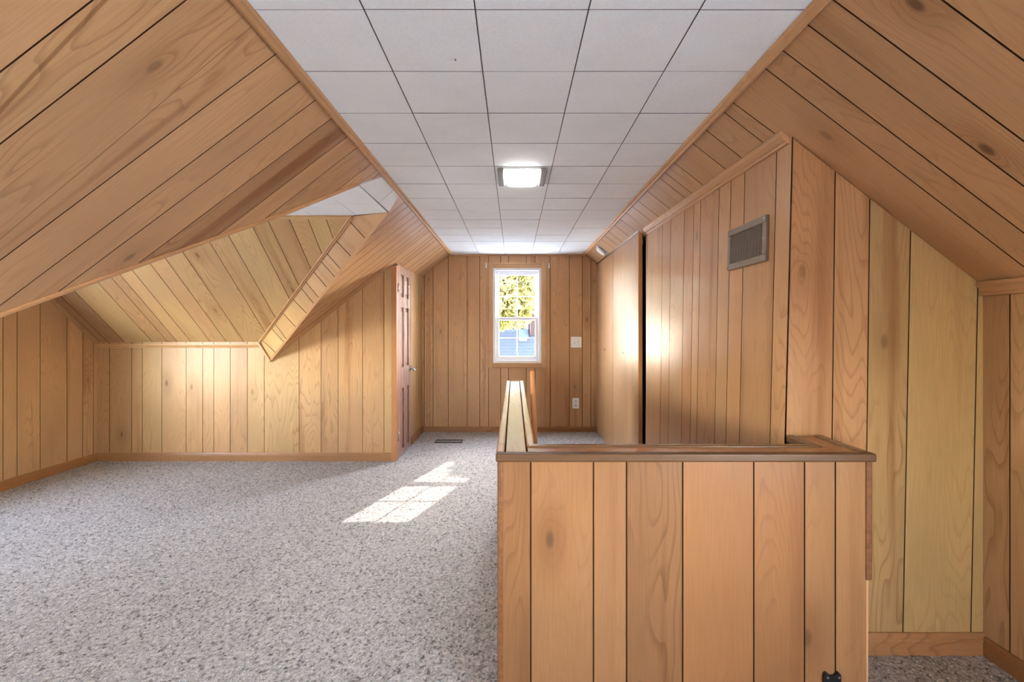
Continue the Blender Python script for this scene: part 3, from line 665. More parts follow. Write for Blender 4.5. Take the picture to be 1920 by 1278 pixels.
# ------------------------------------------------------------------ windows
def window(name, label, w, h, M, dep, grids, casing_label=None, vmid=.535):
    """double hung window; local x across, local y outwards, local z up from the bottom of the frame; M places it"""
    e = bpy.data.objects.new(name, None); COL.objects.link(e); e.matrix_world = M; tag(e, label, 'window', 'structure')
    def bx(n, lo, hi, m=VINYL, bev=.003, par=e): return box(n, lo, hi, m, par, bev)
    fw = .030
    # frame
    for n, lo, hi in (('frame_side', (-w / 2, 0, 0), (-w / 2 + fw, dep, h)), ('frame_side', (w / 2 - fw, 0, 0), (w / 2, dep, h)), ('frame_head', (-w / 2 + fw, 0, h - fw), (w / 2 - fw, dep, h)), ('frame_sill', (-w / 2 + fw, -.004, 0), (w / 2 - fw, dep, fw))): bx(n, lo, hi)
    hz = h * (1 - vmid) 
    for nm, z0, z1, y0 in (('lower_sash', fw, hz + .018, .022), ('upper_sash', hz - .018, h - fw, .052)):
        s = bpy.data.objects.new(nm, None); COL.objects.link(s); s.parent = e
        x0, x1 = -w / 2 + fw, w / 2 - fw; sw = .040; y1 = y0 + .026
        bx('stile', (x0, y0, z0), (x0 + sw, y1, z1), par=s); bx('stile', (x1 - sw, y0, z0), (x1, y1, z1), par=s)
        rb, rt = (.048, .032) if nm == 'lower_sash' else (.032, .050)
        bx('rail', (x0 + sw, y0, z0), (x1 - sw, y1, z0 + rb), par=s); bx('rail', (x0 + sw, y0, z1 - rt), (x1 - sw, y1, z1), par=s)
        ga, gb, gc_, gd_ = x0 + sw, x1 - sw, z0 + rb, z1 - rt
        for i in range(1, grids[0]): bx('muntin', (ga + (gb - ga) * i / grids[0] - .006, y0 + .008, gc_), (ga + (gb - ga) * i / grids[0] + .006, y0 + .018, gd_), bev=.001, par=s)
        for i in range(1, grids[1]): bx('muntin', (ga, y0 + .009, gc_ + (gd_ - gc_) * i / grids[1] - .005), (gb, y0 + .017, gc_ + (gd_ - gc_) * i / grids[1] + .005), bev=.001, par=s)
        from_faces('pane', [(ga, y0 + .012, gc_), (gb, y0 + .012, gc_), (gb, y0 + .012, gd_), (ga, y0 + .012, gd_)], [(0, 1, 2, 3)], GLASS, s)
    bx('sash_lock', (-.03, .012, hz + .018), (.03, .03, hz + .026), par=e)
    # wooden casing
    cw = .056
    for n, p0, p1, xd in (('casing', (-w / 2, 0, -.052), (-w / 2, 0, h + cw), (-1, 0, 0)), ('casing', (w / 2, 0, -.052), (w / 2, 0, h + cw), (1, 0, 0)), ('casing', (-w / 2, 0, h), (w / 2, 0, h), (0, 0, 1)), ('casing', (-w / 2, 0, 0), (w / 2, 0, 0), (0, 0, -1))):
        o = sweep(n, [p0, p1], [(0, .004), (0, -.012), (.006, -.015), (.038, -.018), (.046, -.022), (cw, -.020), (cw, .004)], xd, (0, 1, 0), WOOD, e); wattr(o, .0, -.12 if xd[2] >= 0 else -.4, .2)
    # liner through the wall
    for lo, hi in (((-w / 2 - .02, .045, -.02), (-w / 2, .17, h + .02)), ((w / 2, .045, -.02), (w / 2 + .02, .17, h + .02)), ((-w / 2 - .02, .045, h), (w / 2 + .02, .17, h + .02)), ((-w / 2 - .02, .045, -.02), (w / 2 + .02, .17, 0))): bx('jamb', lo, hi, bev=0)
    return e
ww, wh = WX1 - WX0, WZ1 - WZ0
window('window_1', 'small white double hung window in the far wall with yellow leaves outside', ww, wh, Matrix.Translation(((WX0 + WX1) / 2, YF, WZ0)), .10, (2, 2))
window('window_2', 'white double hung window in the dormer end wall', W2[1] - W2[0], W2[3] - W2[2], Matrix.Translation((XG, (W2[0] + W2[1]) / 2, W2[2])) @ Matrix.Rotation(R(90), 4, 'Z'), .10, (3, 2), vmid=.5)
for k, (w0, w1) in enumerate(BW):
    window('window_%d' % (3 + k), 'unseen double hung window assumed in the wall behind the viewer for fill light', w1 - w0, BZ1 - BZ0, Matrix.Translation(((w0 + w1) / 2, YB, BZ0)) @ Matrix.Rotation(R(180), 4, 'Z'), .10, (2, 1), vmid=.5)
window('window_4', 'unseen wide low window added in the right wall for fill light', WR[1] - WR[0], WR[3] - WR[2], Matrix.Translation((XK, (WR[0] + WR[1]) / 2, WR[2])) @ Matrix.Rotation(R(-90), 4, 'Z'), .10, (3, 1), vmid=.5)
# daylight portals: they give off no light, they only guide the sampling of the sky through the window openings
PORT = [('portal', ((WX0 + WX1) / 2, YF + .14, (WZ0 + WZ1) / 2), (R(-90), 0, 0), ww, wh), ('portal', (XG - .14, (W2[0] + W2[1]) / 2, (W2[2] + W2[3]) / 2), (R(-90), 0, R(90)), W2[1] - W2[0], W2[3] - W2[2])]
for w0, w1 in BW: PORT.append(('portal', ((w0 + w1) / 2, YB - .14, (BZ0 + BZ1) / 2), (R(-90), 0, R(180)), w1 - w0, BZ1 - BZ0))
PORT.append(('portal', (XK + .14, (WR[0] + WR[1]) / 2, (WR[2] + WR[3]) / 2), (R(-90), 0, R(-90)), WR[1] - WR[0], WR[3] - WR[2]))
for nm, loc, rot, sx, sz in PORT:
    d = bpy.data.lights.new(nm, 'AREA'); d.shape = 'RECTANGLE'; d.size = sx; d.size_y = sz; d.cycles.is_portal = True
    o = bpy.data.objects.new(nm, d); COL.objects.link(o); o.location = loc; o.rotation_euler = rot
# outer skin of the house so that daylight only enters by the windows
def skin(name, label, mp, outer, hole):
    (a0, a1, b0, b1), (c0, c1, d0, d1) = outer, hole
    v = [mp(*p) for p in ((a0, b0), (a1, b0), (a1, b1), (a0, b1), (c0, d0), (c1, d0), (c1, d1), (c0, d1))]
    o = from_faces(name, v, [(0, 1, 5, 4), (1, 2, 6, 5), (2, 3, 7, 6), (3, 0, 4, 7)], OUTWALL); tag(o, label, 'wall', 'structure')
E0, E1 = XG - .16, XK + .16
skin('wall_outer_far', 'outer skin of the far gable', lambda x, z: V((x, YF + .16, z)), (E0, E1, -3, 2.4), (WX0 - .01, WX1 + .01, WZ0 - .01, WZ1 + .01))
skin('wall_outer_left', 'outer skin of the dormer gable', lambda y, z: V((E0, y, z)), (YB - .16, YF + .16, -3, 2.4), (W2[0] - .01, W2[1] + .01, W2[2] - .01, W2[3] + .01))
skin('wall_outer_back', 'outer skin of the gable behind the viewer', lambda x, z: V((x, YB - .16, z)), (E0, E1, -3, 2.4), (BW[0][0] - .01, BW[0][1] + .01, BZ0 - .01, BZ1 + .01))
skin('wall_outer_right', 'outer skin of the right side of the house', lambda y, z: V((E1, y, z)), (YB - .16, YF + .16, -3, 2.4), (WR[0] - .01, WR[1] + .01, WR[2] - .01, WR[3] + .01))
o = from_faces('roof', [(E0, YB - .16, 2.4), (E1, YB - .16, 2.4), (E1, YF + .16, 2.4), (E0, YF + .16, 2.4)], [(0, 1, 2, 3)], OUTWALL); tag(o, 'roof over the attic', 'roof', 'structure')

# ------------------------------------------------------------------ six panel door and its jamb
trim('trim_13', [(XJ, YE, 0), (XJ, YE, zl(XJ))], [(0, -.016), (.046, -.016), (.048, -.012), (.048, .030), (0, .030)], (1, 0, 0), (0, 1, 0), 'orange varnished door jamb at the end of the dormer wall', -.85, .0, GLOSSY, fig=.1)
DY0, DY1, DH = 4.272, 4.815, zl(XD) - .012
door = bpy.data.objects.new('door_1', None); COL.objects.link(door); door.location = (XD, DY0, 0); tag(door, 'rosy brown six panel door with a lever handle, beside the far wall', 'door', 'structure')
DW = DY1 - DY0
zrows = [(.06, .637), (.837, 1.404), (1.507, 1.716)]
cols = [(.10, .235), (.31, .445)]
def dbx(n, y0, y1, z0, z1, t, m=DOORW, par=door, b=.004): return box(n, (-.03, y0, z0), (t, y1, z1), m, par, b)
for y0, y1 in ((0, cols[0][0]), (cols[0][1], cols[1][0]), (cols[1][1], DW)): dbx('stile', y0, y1, .012, DH, .006)
zz = [.012] + [z for r in zrows for z in r] + [DH]
for i in range(0, len(zz), 2):
    for c in cols: dbx('rail', c[0], c[1], zz[i], zz[i + 1], .006)
for r in zrows:
    for c in cols:
        p = dbx('panel', c[0], c[1], r[0], r[1], -.012, b=0)
        dbx('raised_field', c[0] + .028, c[1] - .028, r[0] + .028, r[1] - .028, -.001, par=p, b=.010)
h = cylo('handle', (.006, DW - .06, .80), (.014, DW - .06, .80), .032, CHROME, door, n=24)
bm = bmesh.new(); cyl(bm, (.012, DW - .06, .80), (.062, DW - .06, .80), .012); cyl(bm, (.062, DW - .045, .80), (.066, DW - .175, .792), .013, .009); bm_obj('lever', bm, CHROME, h, smooth=True)
for z in (.22, 1.58):
    bm = bmesh.new(); cyl(bm, (.010, -.004, z - .04), (.010, -.004, z + .04), .006); bm_obj('hinge', bm, CHROME, door, smooth=True)
o = slab('wall_behind_door', [V((XD - .06, y, z)) for y, z in ((YE + .06, 0), (4.9, 0), (4.9, 1.8), (YE + .06, 1.8))], [V((XD - .09, y, z)) for y, z in ((YE + .06, 0), (4.9, 0), (4.9, 1.8), (YE + .06, 1.8))], DARKGAP); tag(o, 'dark closet behind the six panel door', 'wall', 'structure')

# ------------------------------------------------------------------ folding closet doors with their track
fd = bpy.data.objects.new('door_2', None); COL.objects.link(fd); tag(fd, 'plain wooden folding closet doors with two knob holes and a metal track', 'door', 'structure')
XF0 = .958
YH = 4.52
for y0, y1, tn in ((3.60, YH - .004, -.04), (YH + .004, YF - .035, -.08)):
    zt = zr(XF0) - .018
    lf = box('leaf', (XF0, y0, .02), (XF0 + .032, y1, zt), GLOSSY, fd, .0015, 2); wattr(lf, tn - .14, -.30, .45)
for y, r, m in ((4.93, .013, DARKGAP), (4.10, .012, DARKGAP)):
    cylo('knob_hole', (XF0 - .001, y, 1.2 - (655 if y > 4.5 else 661) * 0 + (CY - (655 if y > 4.5 else 661)) / F * y), (XF0 + .004, y, 1.2 + (CY - (655 if y > 4.5 else 661)) / F * y), r, m, fd, n=14)
bm = bmesh.new()
for dy, dz, rr in ((-.012, .006, .009), (.004, -.016, .007), (.010, .004, .006)):
    cyl(bm, (XF0 - .0006, 4.10 + dy, HC + (CY - 661) / F * 4.1 + dz), (XF0 + .002, 4.10 + dy, HC + (CY - 661) / F * 4.1 + dz), rr, n=7)
bm_obj('chipped_veneer', bm, IVORY, fd)['kind'] = 'stuff'
edg = box('leaf_edge', (XF0 + .001, 3.594, .02), (XF0 + .031, 3.600, zr(XF0) - .018), WOOD, fd, 0, 2); wattr(edg, .25, -.8, .1)
box('track', (XF0 - .004, 3.60, zr(XF0) - .016), (XF0 + .034, YF - .01, zr(XF0) - .001), CHROME, fd, .001)

# ------------------------------------------------------------------ half wall around the stairs
HT, TH = .811, .115
YH0, YH1, XH0, XH1 = 1.462, 3.523, -.052, 1.124
hw = slab('wall_half', [V((x, y, 0)) for x, y in ((XH0 + .012, YH0 + .012), (XH1 - .012, YH0 + .012), (XH1 - .012, YC), (XH1 - TH, YC), (XH1 - TH, YH0 + TH), (XH0 + TH, YH0 + TH), (XH0 + TH, YH1 - .01), (XH0 + .012, YH1 - .01))],
          [V((x, y, HT - .02)) for x, y in ((XH0 + .012, YH0 + .012), (XH1 - .012, YH0 + .012), (XH1 - .012, YC), (XH1 - TH, YC), (XH1 - TH, YH0 + TH), (XH0 + TH, YH0 + TH), (XH0 + TH, YH1 - .01), (XH0 + .012, YH1 - .01))], GROOVE)
tag(hw, 'waist high panelled half wall with a flat wooden cap around the stairs', 'wall', 'structure')
yf = YH0 + .006
sH = [(p - CX) / F * yf for p in (995.2, 1112.7, 1174.8, 1280, 1413.3, 1508.5, 1566.3)]
def hk(px, py): return (HC + (CY - py) / F * yf, (px - CX) / F * yf)
wall('wall_half', '', [[((942 - CX) / F * yf, 0), ((1624.5 - CX) / F * yf, 0), ((1624.5 - CX) / F * yf, HT - .012), ((942 - CX) / F * yf, HT - .012)]], sH, lambda x, z: V((x, yf, z)), (0, -1, 0), 1, parent=hw, gap=.0045, knots=0,
     over={0: dict(tone=-.54, hue=-.80, fig=.6), 1: dict(tone=-.42, hue=-.68, fig=.15, knot=(*hk(1031, 1011), 1.0)), 2: dict(tone=-.40, hue=-.68, fig=.1), 3: dict(tone=-.56, hue=-.75, fig=.9), 4: dict(tone=-.38, hue=-1.0, fig=.12), 5: dict(tone=-.44, hue=-.95, fig=.3), 6: dict(tone=-.42, hue=-.7, fig=.35, knot=(*hk(1514, 1196), .9)), 7: dict(tone=-.36, hue=-.6, fig=.25)}, hue=-.4)
wall('wall_half', '', [[(YH0 + .01, 0), (YH1, 0), (YH1, HT - .012), (YH0 + .01, HT - .012)]], even(YH0, YH1, 1, 12), lambda y, z: V((XH0 + .008, y, z)), (-1, 0, 0), 1, parent=hw, hue=-.1)
wall('wall_half', '', [[(XH0 + .012, 0), (XH0 + TH, 0), (XH0 + TH, HT - .012), (XH0 + .012, HT - .012)]], [], lambda x, z: V((x, YH1, z)), (0, 1, 0), 1, parent=hw, hue=-.1)
wall('wall_half', '', [[(YH0 + TH, -1.4), (YH1, -1.4), (YH1, HT - .012), (YH0 + TH, HT - .012)]], even(YH0, YH1, 1, 13), lambda y, z: V((XH0 + TH + .004, y, z)), (1, 0, 0), 1, parent=hw, hue=-.1)
wall('wall_half', '', [[(XH0 + TH, -1.4), (XH1 - TH, -1.4), (XH1 - TH, HT - .012), (XH0 + TH, HT - .012)]], even(XH0, XH1, 1, 14), lambda x, z: V((x, YH0 + TH + .004, z)), (0, 1, 0), 1, parent=hw, hue=-.2)
ct = box('corner_trim', (XH0 - .001, YH0 + .001, 0), (XH0 + .017, YH0 + .022, HT - .018), STAIN, hw, .005, 2)
o = box('side_panel', (XH1 - .014, YH0 + .010, 0), (XH1 - .006, YC - .002, HT - .018), WOOD, hw, 0, 2); wattr(o, .05, -.1, .2)
o = box('stained_strip', (XH1 - .018, YH0 + .001, .41), (XH1 + .002, YH0 + .016, HT - .018), STAIN, hw, .005, 2)
# cap: boards in the middle, darker rounded edging either side
zc0, zc1 = HT - .019, HT - .004
def cap(n, lo, hi, g, tone, hue, m=CAPW, bev=.001): 
    o = box(n, (*lo, zc0), (*hi, zc1), m, hw, bev, g); wattr(o, tone, hue, .3); return o
ew = .021
cap('cap_board', (XH0 + ew + .004, YH0 + ew + .003), (XH0 + TH - ew - .004, YH1 - .018), 1, .12, .1)  # left leg board paler than the rest, window glare put into its tone
cap('cap_board', (XH0 + TH - ew + .002, YH0 + ew + .002), (XH1 - TH + ew, YH0 + TH - ew - .002), 0, -.04, -.85)
cap('cap_board', (XH1 - TH + ew + .002, YH0 + ew + .002), (XH1 - ew - .002, YC - .002), 1, -.06, -.95)
def edge(n, lo, hi, g, tone, hue, m=CAPW): 
    o = box(n, (*lo, HT - .026), (*hi, HT + .001), m, hw, .006, g, 3); wattr(o, tone, hue, .3); return o
edge('cap_edge', (XH0 - .006, YH0 - .010), (XH1 + .008, YH0 + ew), 0, -.80, -.75, WOOD)
edge('cap_edge', (XH0 - .006, YH0 + ew), (XH0 + ew, YH1), 1, .05, -.1)  # left leg edging pale too, the same glare put into its tone
edge('cap_edge', (XH0 + TH - ew, YH0 + TH), (XH0 + TH + .008, YH1), 1, .0, -.15)
edge('cap_edge', (XH0 + ew, YH1 - .014), (XH0 + TH - ew, YH1 + .004), 0, .05, -.1)
edge('cap_edge', (XH0 + TH - ew, YH0 + TH - ew), (XH1 - TH + ew - .004, YH0 + TH + .008), 0, -.58, -.7)
edge('cap_edge', (XH1 - TH - .008, YH0 + TH - .0), (XH1 - TH + ew, YC - .002), 1, -.66, -.5)
edge('cap_edge', (XH1 - ew, YH0 + ew), (XH1 + .008, YC - .002), 1, -.62, -.55)

# stairs going down towards the viewer
st = bpy.data.objects.new('stairs', None); COL.objects.link(st); st.location = (.52, HY1, 0); tag(st, 'carpeted stairs going down inside the half wall', 'stairs', 'structure')
for i in range(1, 8):
    y1, y0 = HY1 - .2 * (i - 1), HY1 - .2 * i
    box('tread', (HX0 - .52 + .01, y0 - HY1 - .02, -.2 * i - .03), (HX1 - .52 + .01, y1 - HY1, -.2 * i), CARPET, st, .006)
    box('riser', (HX0 - .52 + .01, y1 - HY1 - .018 + .018, -.2 * i), (HX1 - .52 + .01, y1 - HY1 + .012, -.2 * (i - 1) - .03), CARPET, st)
o = box('wall_stairs', (HX1 + .012, HY0, -1.5), (HX1 + .05, HY1 + .1, -.02), OUTWALL); tag(o, 'wall of the stairwell below the closet', 'wall', 'structure')

o = box('wall_stairs_left', (HX0 - .05, HY0 - .05, -1.5), (HX0 - .010, YH1, -.16), OUTWALL); tag(o, 'wall of the stairwell below the half wall', 'wall', 'structure')
o = box('wall_stairs_front', (HX0 - .05, HY0 - .05, -1.5), (HX1 + .05, HY0 - .012, -.16), OUTWALL); tag(o, 'end wall of the stairwell', 'wall', 'structure')
# handrail
hr = bpy.data.objects.new('handrail', None); COL.objects.link(hr); hr.location = (.115, 2.956, .936); tag(hr, 'orange wooden stair handrail rising beside the half wall cap', 'handrail')
dr = V((0, -1, -.955)).normalized(); upv = V((0, -.955, 1)).normalized()
rp = [(-.010, -.05), (.010, -.05), (.0145, -.044), (.0145, -.010), (.009, -.001), (0, .002), (-.009, -.001), (-.0145, -.010), (-.0145, -.044)]
o = sweep('rail', [-dr * .0, dr * 1.72], rp, (1, 0, 0), upv, GLOSSY, hr); wattr(o, .45, -.72, .1)
for t in (.46, 1.25):
    c = dr * t
    bm = bmesh.new(); cyl(bm, c + V((-.050, 0, -.09)), c + V((-.044, 0, -.09)), .022); cyl(bm, c + V((-.046, 0, -.09)), c + V((-.012, 0, -.085)), .005); cyl(bm, c + V((-.012, 0, -.088)), c + V((0, 0, -.045)), .005); bm_obj('bracket', bm, BLACK, hr)

# ------------------------------------------------------------------ fixtures
# ceiling lamp
lp = bpy.data.objects.new('ceiling_light', None); COL.objects.link(lp); lp.location = (.0435, 2.633, CZ); tag(lp, 'square ceiling light with glowing white diffuser and grey metal sides', 'ceiling light')
box('base_plate', (-.130, -.130, -.010), (.130, .130, 0), PLASTIC, lp, .002)
for s in (-1, 1):
    o = box('side_cap', (min(s * .134, s * .100), -.133, -.024), (max(s * .134, s * .100), .133, -.002), GREYMET, lp, .006, None, 3)
nx, ny = 12, 14; vs = []; fs = []
for i in range(nx + 1):
    for j in range(ny + 1):
        a, b = -1 + 2 * i / nx, -1 + 2 * j / ny
        vs.append((a * .093, b * .128, -.011 - .026 * (max(0, 1 - a ** 6) ** .5) * (max(0, 1 - b ** 8) ** .5)))
for i in range(nx):
    for j in range(ny): k = i * (ny + 1) + j; fs.append((k, k + 1, k + ny + 2, k + ny + 1))
from_faces('diffuser', vs, fs, LAMPGLOW, lp, smooth=True)
# small flaw in a ceiling tile
pk = bpy.data.objects.new('ceiling_screw', None); COL.objects.link(pk); p = V(((850 - CX) / (CY - 110) * .87, F * .87 / (CY - 110), CZ)); pk.location = p; tag(pk, 'tiny screw in a dab of filler on a ceiling tile near the viewer', 'screw')
cylo('filler', (-.008, 0, .0006), (-.008, 0, -.0012), .009, TILE, pk, n=11); cylo('screw', (.006, .004, .0006), (.006, .004, -.003), .003, GREYMET, pk, n=10)
# smoke detector on the right slope
c = on_right(1130, 467.5); q = nR.to_track_quat('Z', 'Y').to_matrix().to_4x4()
sm = bpy.data.objects.new('smoke_detector', None); COL.objects.link(sm); sm.matrix_world = Matrix.Translation(c) @ q; tag(sm, 'round white smoke detector on the right slope near the far wall', 'smoke detector')
cylo('base', (0, 0, 0), (0, 0, .012), .070, PLASTIC, sm, n=32)
cylo('vent_ring', (0, 0, .012), (0, 0, .020), .056, BLACK, sm, n=32)
cylo('cover', (0, 0, .020), (0, 0, .038), .064, PLASTIC, sm, r1=.050, n=32)
# air vent on the closet
vy0, vy1, vz0, vz1 = 1.856, 2.183, 1.473, 1.658
vx = xc(2.0, 1.57)
vt = bpy.data.objects.new('air_vent', None); COL.objects.link(vt); vt.location = (vx, (vy0 + vy1) / 2, (vz0 + vz1) / 2); vt.rotation_euler = (0, math.atan(.0205), math.atan(.0085) * 1.0); tag(vt, 'taupe metal air vent grille with upright louvres on the closet front', 'air vent')
hy, hz_ = (vy1 - vy0) / 2, (vz1 - vz0) / 2
box('duct', (-.005, -hy + .01, -hz_ + .01), (.002, hy - .01, hz_ - .01), DARKGAP, vt)
for lo, hi in (((-hy, -hz_), (hy, -hz_ + .028)), ((-hy, hz_ - .028), (hy, hz_)), ((-hy, -hz_ + .028), (-hy + .026, hz_ - .028)), ((hy - .026, -hz_ + .028), (hy, hz_ - .028))):
    box('frame_bar', (-.014, *lo), (.0, *hi), TAUPE, vt, .003)
n = 22
for i in range(n):
    y = -hy + .032 + (2 * hy - .064) * i / (n - 1)
    o = box('louvre', (-.0012, -.0042, -hz_ + .026), (.0012, .0042, hz_ - .026), TAUPE, vt); o.location = (-.0085, y, 0); o.rotation_euler = (0, 0, R(-12))
for y, z in ((-hy + .012, hz_ - .012), (-hy + .012, -.0), (hy - .006, -hz_ + .012), (hy - .008, 0)):
    cylo('screw', (-.011, y, z), (-.0155, y, z), .005, CHROME, vt, n=12)
# floor register
rg = bpy.data.objects.new('floor_register', None); COL.objects.link(rg); rg.location = (-.694, 4.96, 0); tag(rg, 'dark brown floor register set in the carpet near the far wall', 'floor register')
for lo, hi in (((-.145, -.065), (.145, -.050)), ((-.145, .050), (.145, .065)), ((-.145, -.050), (-.130, .050)), ((.130, -.050), (.145, .050))): box('frame_bar', (*lo, -.002), (*hi, .013), DARKREG, rg, .002)
for i in range(19):
    o = box('slat', (-.0022, -.050, .0), (.0022, .050, .011), DARKREG, rg); o.location.x = -.122 + .244 * i / 18
box('damper', (-.130, -.05, -.002), (.130, .05, .001), DARKGAP, rg)
# switch plate and outlet on the far wall
def plate(name, label, cat, px0, px1, py0, py1):
    e = bpy.data.objects.new(name, None); COL.objects.link(e); x0, x1, z0, z1 = fx(px0), fx(px1), fz(py1), fz(py0)
    e.location = ((x0 + x1) / 2, YF, (z0 + z1) / 2); tag(e, label, cat); box('plate', (-(x1 - x0) / 2, -.008, -(z1 - z0) / 2), ((x1 - x0) / 2, 0, (z1 - z0) / 2), IVORY if 0 else PLASTIC, e, .003); return e
sw = plate('light_switch', 'white double light switch plate on the far wall right of the window', 'light switch', 1070.3, 1090.3, 631, 651.3)
for x, a in ((-.022, 25), (.022, -25)):
    o = box('toggle', (-.006, -.016, -.010), (.006, -.004, .010), IVORY, sw, .002); o.location = (x, 0, 0); o.rotation_euler = (R(a), 0, 0)
    for z in (-.035, .035): cylo('screw', (x, -.008, z), (x, -.0095, z), .003, CHROME, sw, n=10)
ot = plate('outlet', 'white electrical outlet low on the far wall', 'outlet', 1073.2, 1085.6, 745.8, 765.3)
for z in (-.024, .024):
    f_ = box('socket', (-.016, -.011, z - .014), (.016, -.007, z + .014), IVORY, ot, .003)
    for x in (-.006, .006): box('slot', (x - .0012, -.0115, z - .004), (x + .0012, -.0108, z + .006), BLACK, f_)
cylo('screw', (0, -.008, 0), (0, -.0095, 0), .003, CHROME, ot, n=10)
# curtain rod brackets
for px, lab in ((911.5, 'small white curtain rod bracket at the upper left of the window'), (1029.5, 'small white curtain rod bracket at the upper right of the window')):
    e = bpy.data.objects.new('curtain_bracket', None); COL.objects.link(e); e.location = (fx(px), YF, fz(498)); tag(e, lab, 'bracket', group='curtain rod brackets')
    box('back_plate', (-.007, -.004, -.026), (.007, 0, .026), PLASTIC, e, .001); box('arm', (-.004, -.045, .008), (.004, -.003, .016), PLASTIC, e, .001); box('tip', (-.004, -.047, .008), (.004, -.043, .026), PLASTIC, e, .001)
# black bracket at the foot of the half wall
bk = bpy.data.objects.new('wall_bracket', None); COL.objects.link(bk); bk.location = ((1557.5 - CX) / F * yf, yf, .085); tag(bk, 'black metal bracket with two horns low on the half wall', 'bracket')
ol = [(-.026, -.055), (.026, -.055), (.027, .020), (.026, .034), (.020, .040), (.013, .037), (.006, .029), (-.006, .029), (-.013, .037), (-.020, .040), (-.026, .034), (-.027, .020)]
slab('plate', [V((x, -.010, z)) for x, z in ol], [V((x, 0, z)) for x, z in ol], BLACK, bk)
for x, z in ((-.018, .028), (.018, .028), (-.010, .006), (.012, .008), (0, -.03)): cylo('screw', (x, -.010, z), (x, -.0135, z), .0045, CHROME, bk, n=12)

# ------------------------------------------------------------------ outside the far window
gr = from_faces('ground', [(-60, -60, -3.2), (60, -60, -3.2), (60, 60, -3.2), (-60, 60, -3.2)], [(0, 1, 2, 3)], BOUNCEGROUND); tag(gr, 'ground around the house, made pale to bounce daylight indoors', 'ground', 'structure')  # ground added all around, pale so it bounces daylight up to the ceiling
hs = bpy.data.objects.new('house', None); COL.objects.link(hs); hs.location = (0, 17, -3.2); tag(hs, 'blue sided neighbouring house seen through the lower window sash', 'house')
HTOP = 1.19 + 3.2
box('wall', (-5, 0.02, 0), (6, 6, HTOP), SIDING, hs)
for i in range(26):
    z0 = HTOP - .115 * (i + 1)
    slab('siding_board', [V((-5, -.028, z0)), V((6, -.028, z0)), V((6, -.004, z0 + .122)), V((-5, -.004, z0 + .122))], [V((-5, .02, z0)), V((6, .02, z0)), V((6, .02, z0 + .122)), V((-5, .02, z0 + .122))], SIDING, hs)
def hp(px, py, y=0.0): a, b = ab(px, py); Y = 17 + y; return a * Y, HC + b * Y + 3.2
x0, z0 = hp(972, 632); x1, z1 = hp(991, 617); box('door_panel', (x0, -.06, z0), (x1, .0, z1), PALEBLUE, hs, .005)
x0, z0 = hp(973, 639); x1, z1 = hp(988, 632.5); w_ = box('window', (x0, -.07, z0), (x1, 0, z1), PALETRIM, hs, .004); box('pane', (x0 + .03, -.074, z0 + .03), (x1 - .03, -.066, z1 - .03), PALEBLUE, w_)
x0, z0 = hp(991, 622); box('upper_wall', (x0, .05, HTOP - .05), (5.8, 5, HTOP + .95), NAVY, hs)
rf = slab('roof', [V((x0 - .25, -.3, HTOP + .90)), V((6.2, -.3, HTOP + .90)), V((6.2, 2.6, HTOP + 2.0)), V((x0 - .25, 2.6, HTOP + 2.0))], [V((x0 - .25, -.3, HTOP + 1.0)), V((6.2, -.3, HTOP + 1.0)), V((6.2, 2.6, HTOP + 2.1)), V((x0 - .25, 2.6, HTOP + 2.1))], NAVY, hs)
x0, z0 = hp(994, 588, -.4); x1, z1 = hp(1004, 579, -.4); box('chimney', (x0, -.5, HTOP - .2), (x1, .05, z1), REDBRICK, hs, .01)
def leaves(name, blobs, n, size, mat, parent, seed):
    r = random.Random(seed); vs, fs = [], []
    for _ in range(n):
        c, rad = r.choice(blobs)
        d = V((r.gauss(0, 1), r.gauss(0, 1), r.gauss(0, 1))); d.normalize(); p = V(c) + d * rad * r.uniform(.25, 1) ** .6
        a = V((r.gauss(0, 1), r.gauss(0, 1), r.gauss(0, 1))).normalized(); b = a.orthogonal().normalized(); s = size * r.uniform(.6, 1.3); k = len(vs)
        vs += [p - a * s, p + b * s * .45 + a.cross(b) * s * .12, p + a * s, p - b * s * .45 + a.cross(b) * s * .12]; fs.append((k, k + 1, k + 2, k + 3))
    o = from_faces(name, vs, fs, mat, parent); o['kind'] = 'stuff'; return o
tr = bpy.data.objects.new('tree', None); COL.objects.link(tr); tr.location = (-1.6, 13, -3.2); tag(tr, 'yellow autumn tree outside the far window', 'tree')
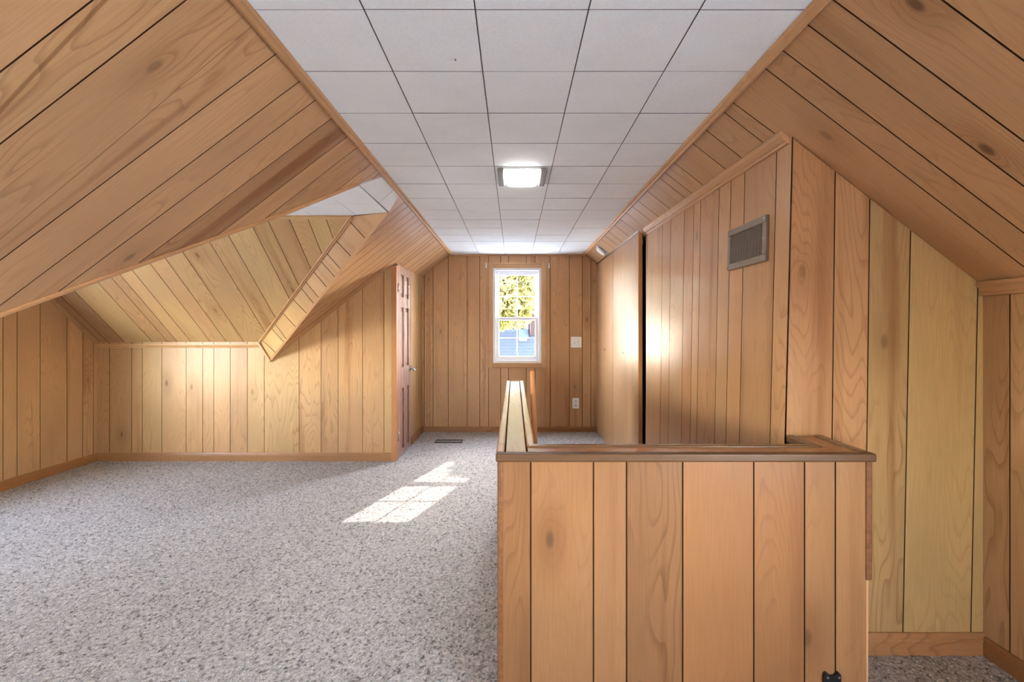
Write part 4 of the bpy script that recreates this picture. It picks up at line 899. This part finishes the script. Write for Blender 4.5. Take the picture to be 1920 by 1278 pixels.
bm = bmesh.new(); cyl(bm, (0, 0, 0), (.1, 0, 2.6), .2, .15, 10); cyl(bm, (.1, 0, 2.5), (1.3, .2, 5.4), .12, .04, 8); cyl(bm, (.1, 0, 2.5), (-.9, -.2, 5.6), .12, .04, 8); cyl(bm, (.1, 0, 2.5), (.3, .4, 6.2), .12, .04, 8); bm_obj('trunk', bm, BARK, tr)
leaves('foliage', [((.9, 0, 5.6), 1.1), ((1.7, -.2, 5.5), .8), ((1.9, .1, 6.4), .7), ((-.6, 0, 5.8), 1.2), ((.4, .3, 6.6), 1.2), ((1.3, 0, 4.85), .5), ((1.75, .0, 4.75), .32), ((-.4, .2, 4.9), .7), ((2.3, 0, 5.95), .5), ((-1.6, 0, 5.4), 1.1), ((-2.3, .2, 6.2), 1.0), ((-.3, .3, 7.4), 1.2), ((.9, .2, 7.3), .9), ((1.9, .5, 7.2), .7)], 26000, .085, LEAF, tr, 3)
bs = bpy.data.objects.new('evergreen_tree', None); COL.objects.link(bs); bs.location = (.55, 25, -3.2); tag(bs, 'dark green treetop behind the neighbouring house', 'tree')
bm = bmesh.new(); cyl(bm, (0, 0, 0), (0, 0, 4.4), .1, .05, 8); bm_obj('stem', bm, BARK, bs)
leaves('foliage', [((0, 0, 5.2), .5), ((-.6, 0, 5.2), .7), ((.6, 0, 5.4), .8), ((-.2, 0, 3.9), .9), ((.8, 0, 6.6), .9), ((1.1, 0, 7.6), .7), ((-1.6, 0, 5.0), .9), ((-3.0, 0, 5.2), 1.2), ((-5, 0, 5.4), 1.4), ((-7, 0, 5.6), 1.6), ((-4, 0, 7.2), 1.3), ((-1.2, 0, 6.6), .8)], 14000, .13, GREENLEAF, bs, 5)

bo = bpy.data.objects.new('shading_tree', None); COL.objects.link(bo); bo.location = (3.0, 8.6, -3.2); tag(bo, 'unseen yellow leafed tree added right of the far window to shade its lower sash', 'tree')  # out of view, added to block sun through the lower sash
bm = bmesh.new(); cyl(bm, (0, 0, 0), (-.3, 0, 5.0), .09, .05, 8); cyl(bm, (-.3, 0, 5.0), (-1.9, -.1, 6.1), .05, .015, 7); bm_obj('trunk', bm, BARK, bo)
leaves('foliage', [((-1.79, -.1, 6.24), .25), ((-1.84, -.1, 6.0), .3), ((-1.4, -.1, 6.2), .35), ((-1.0, 0, 5.9), .4)], 3200, .06, LEAF, bo, 8)
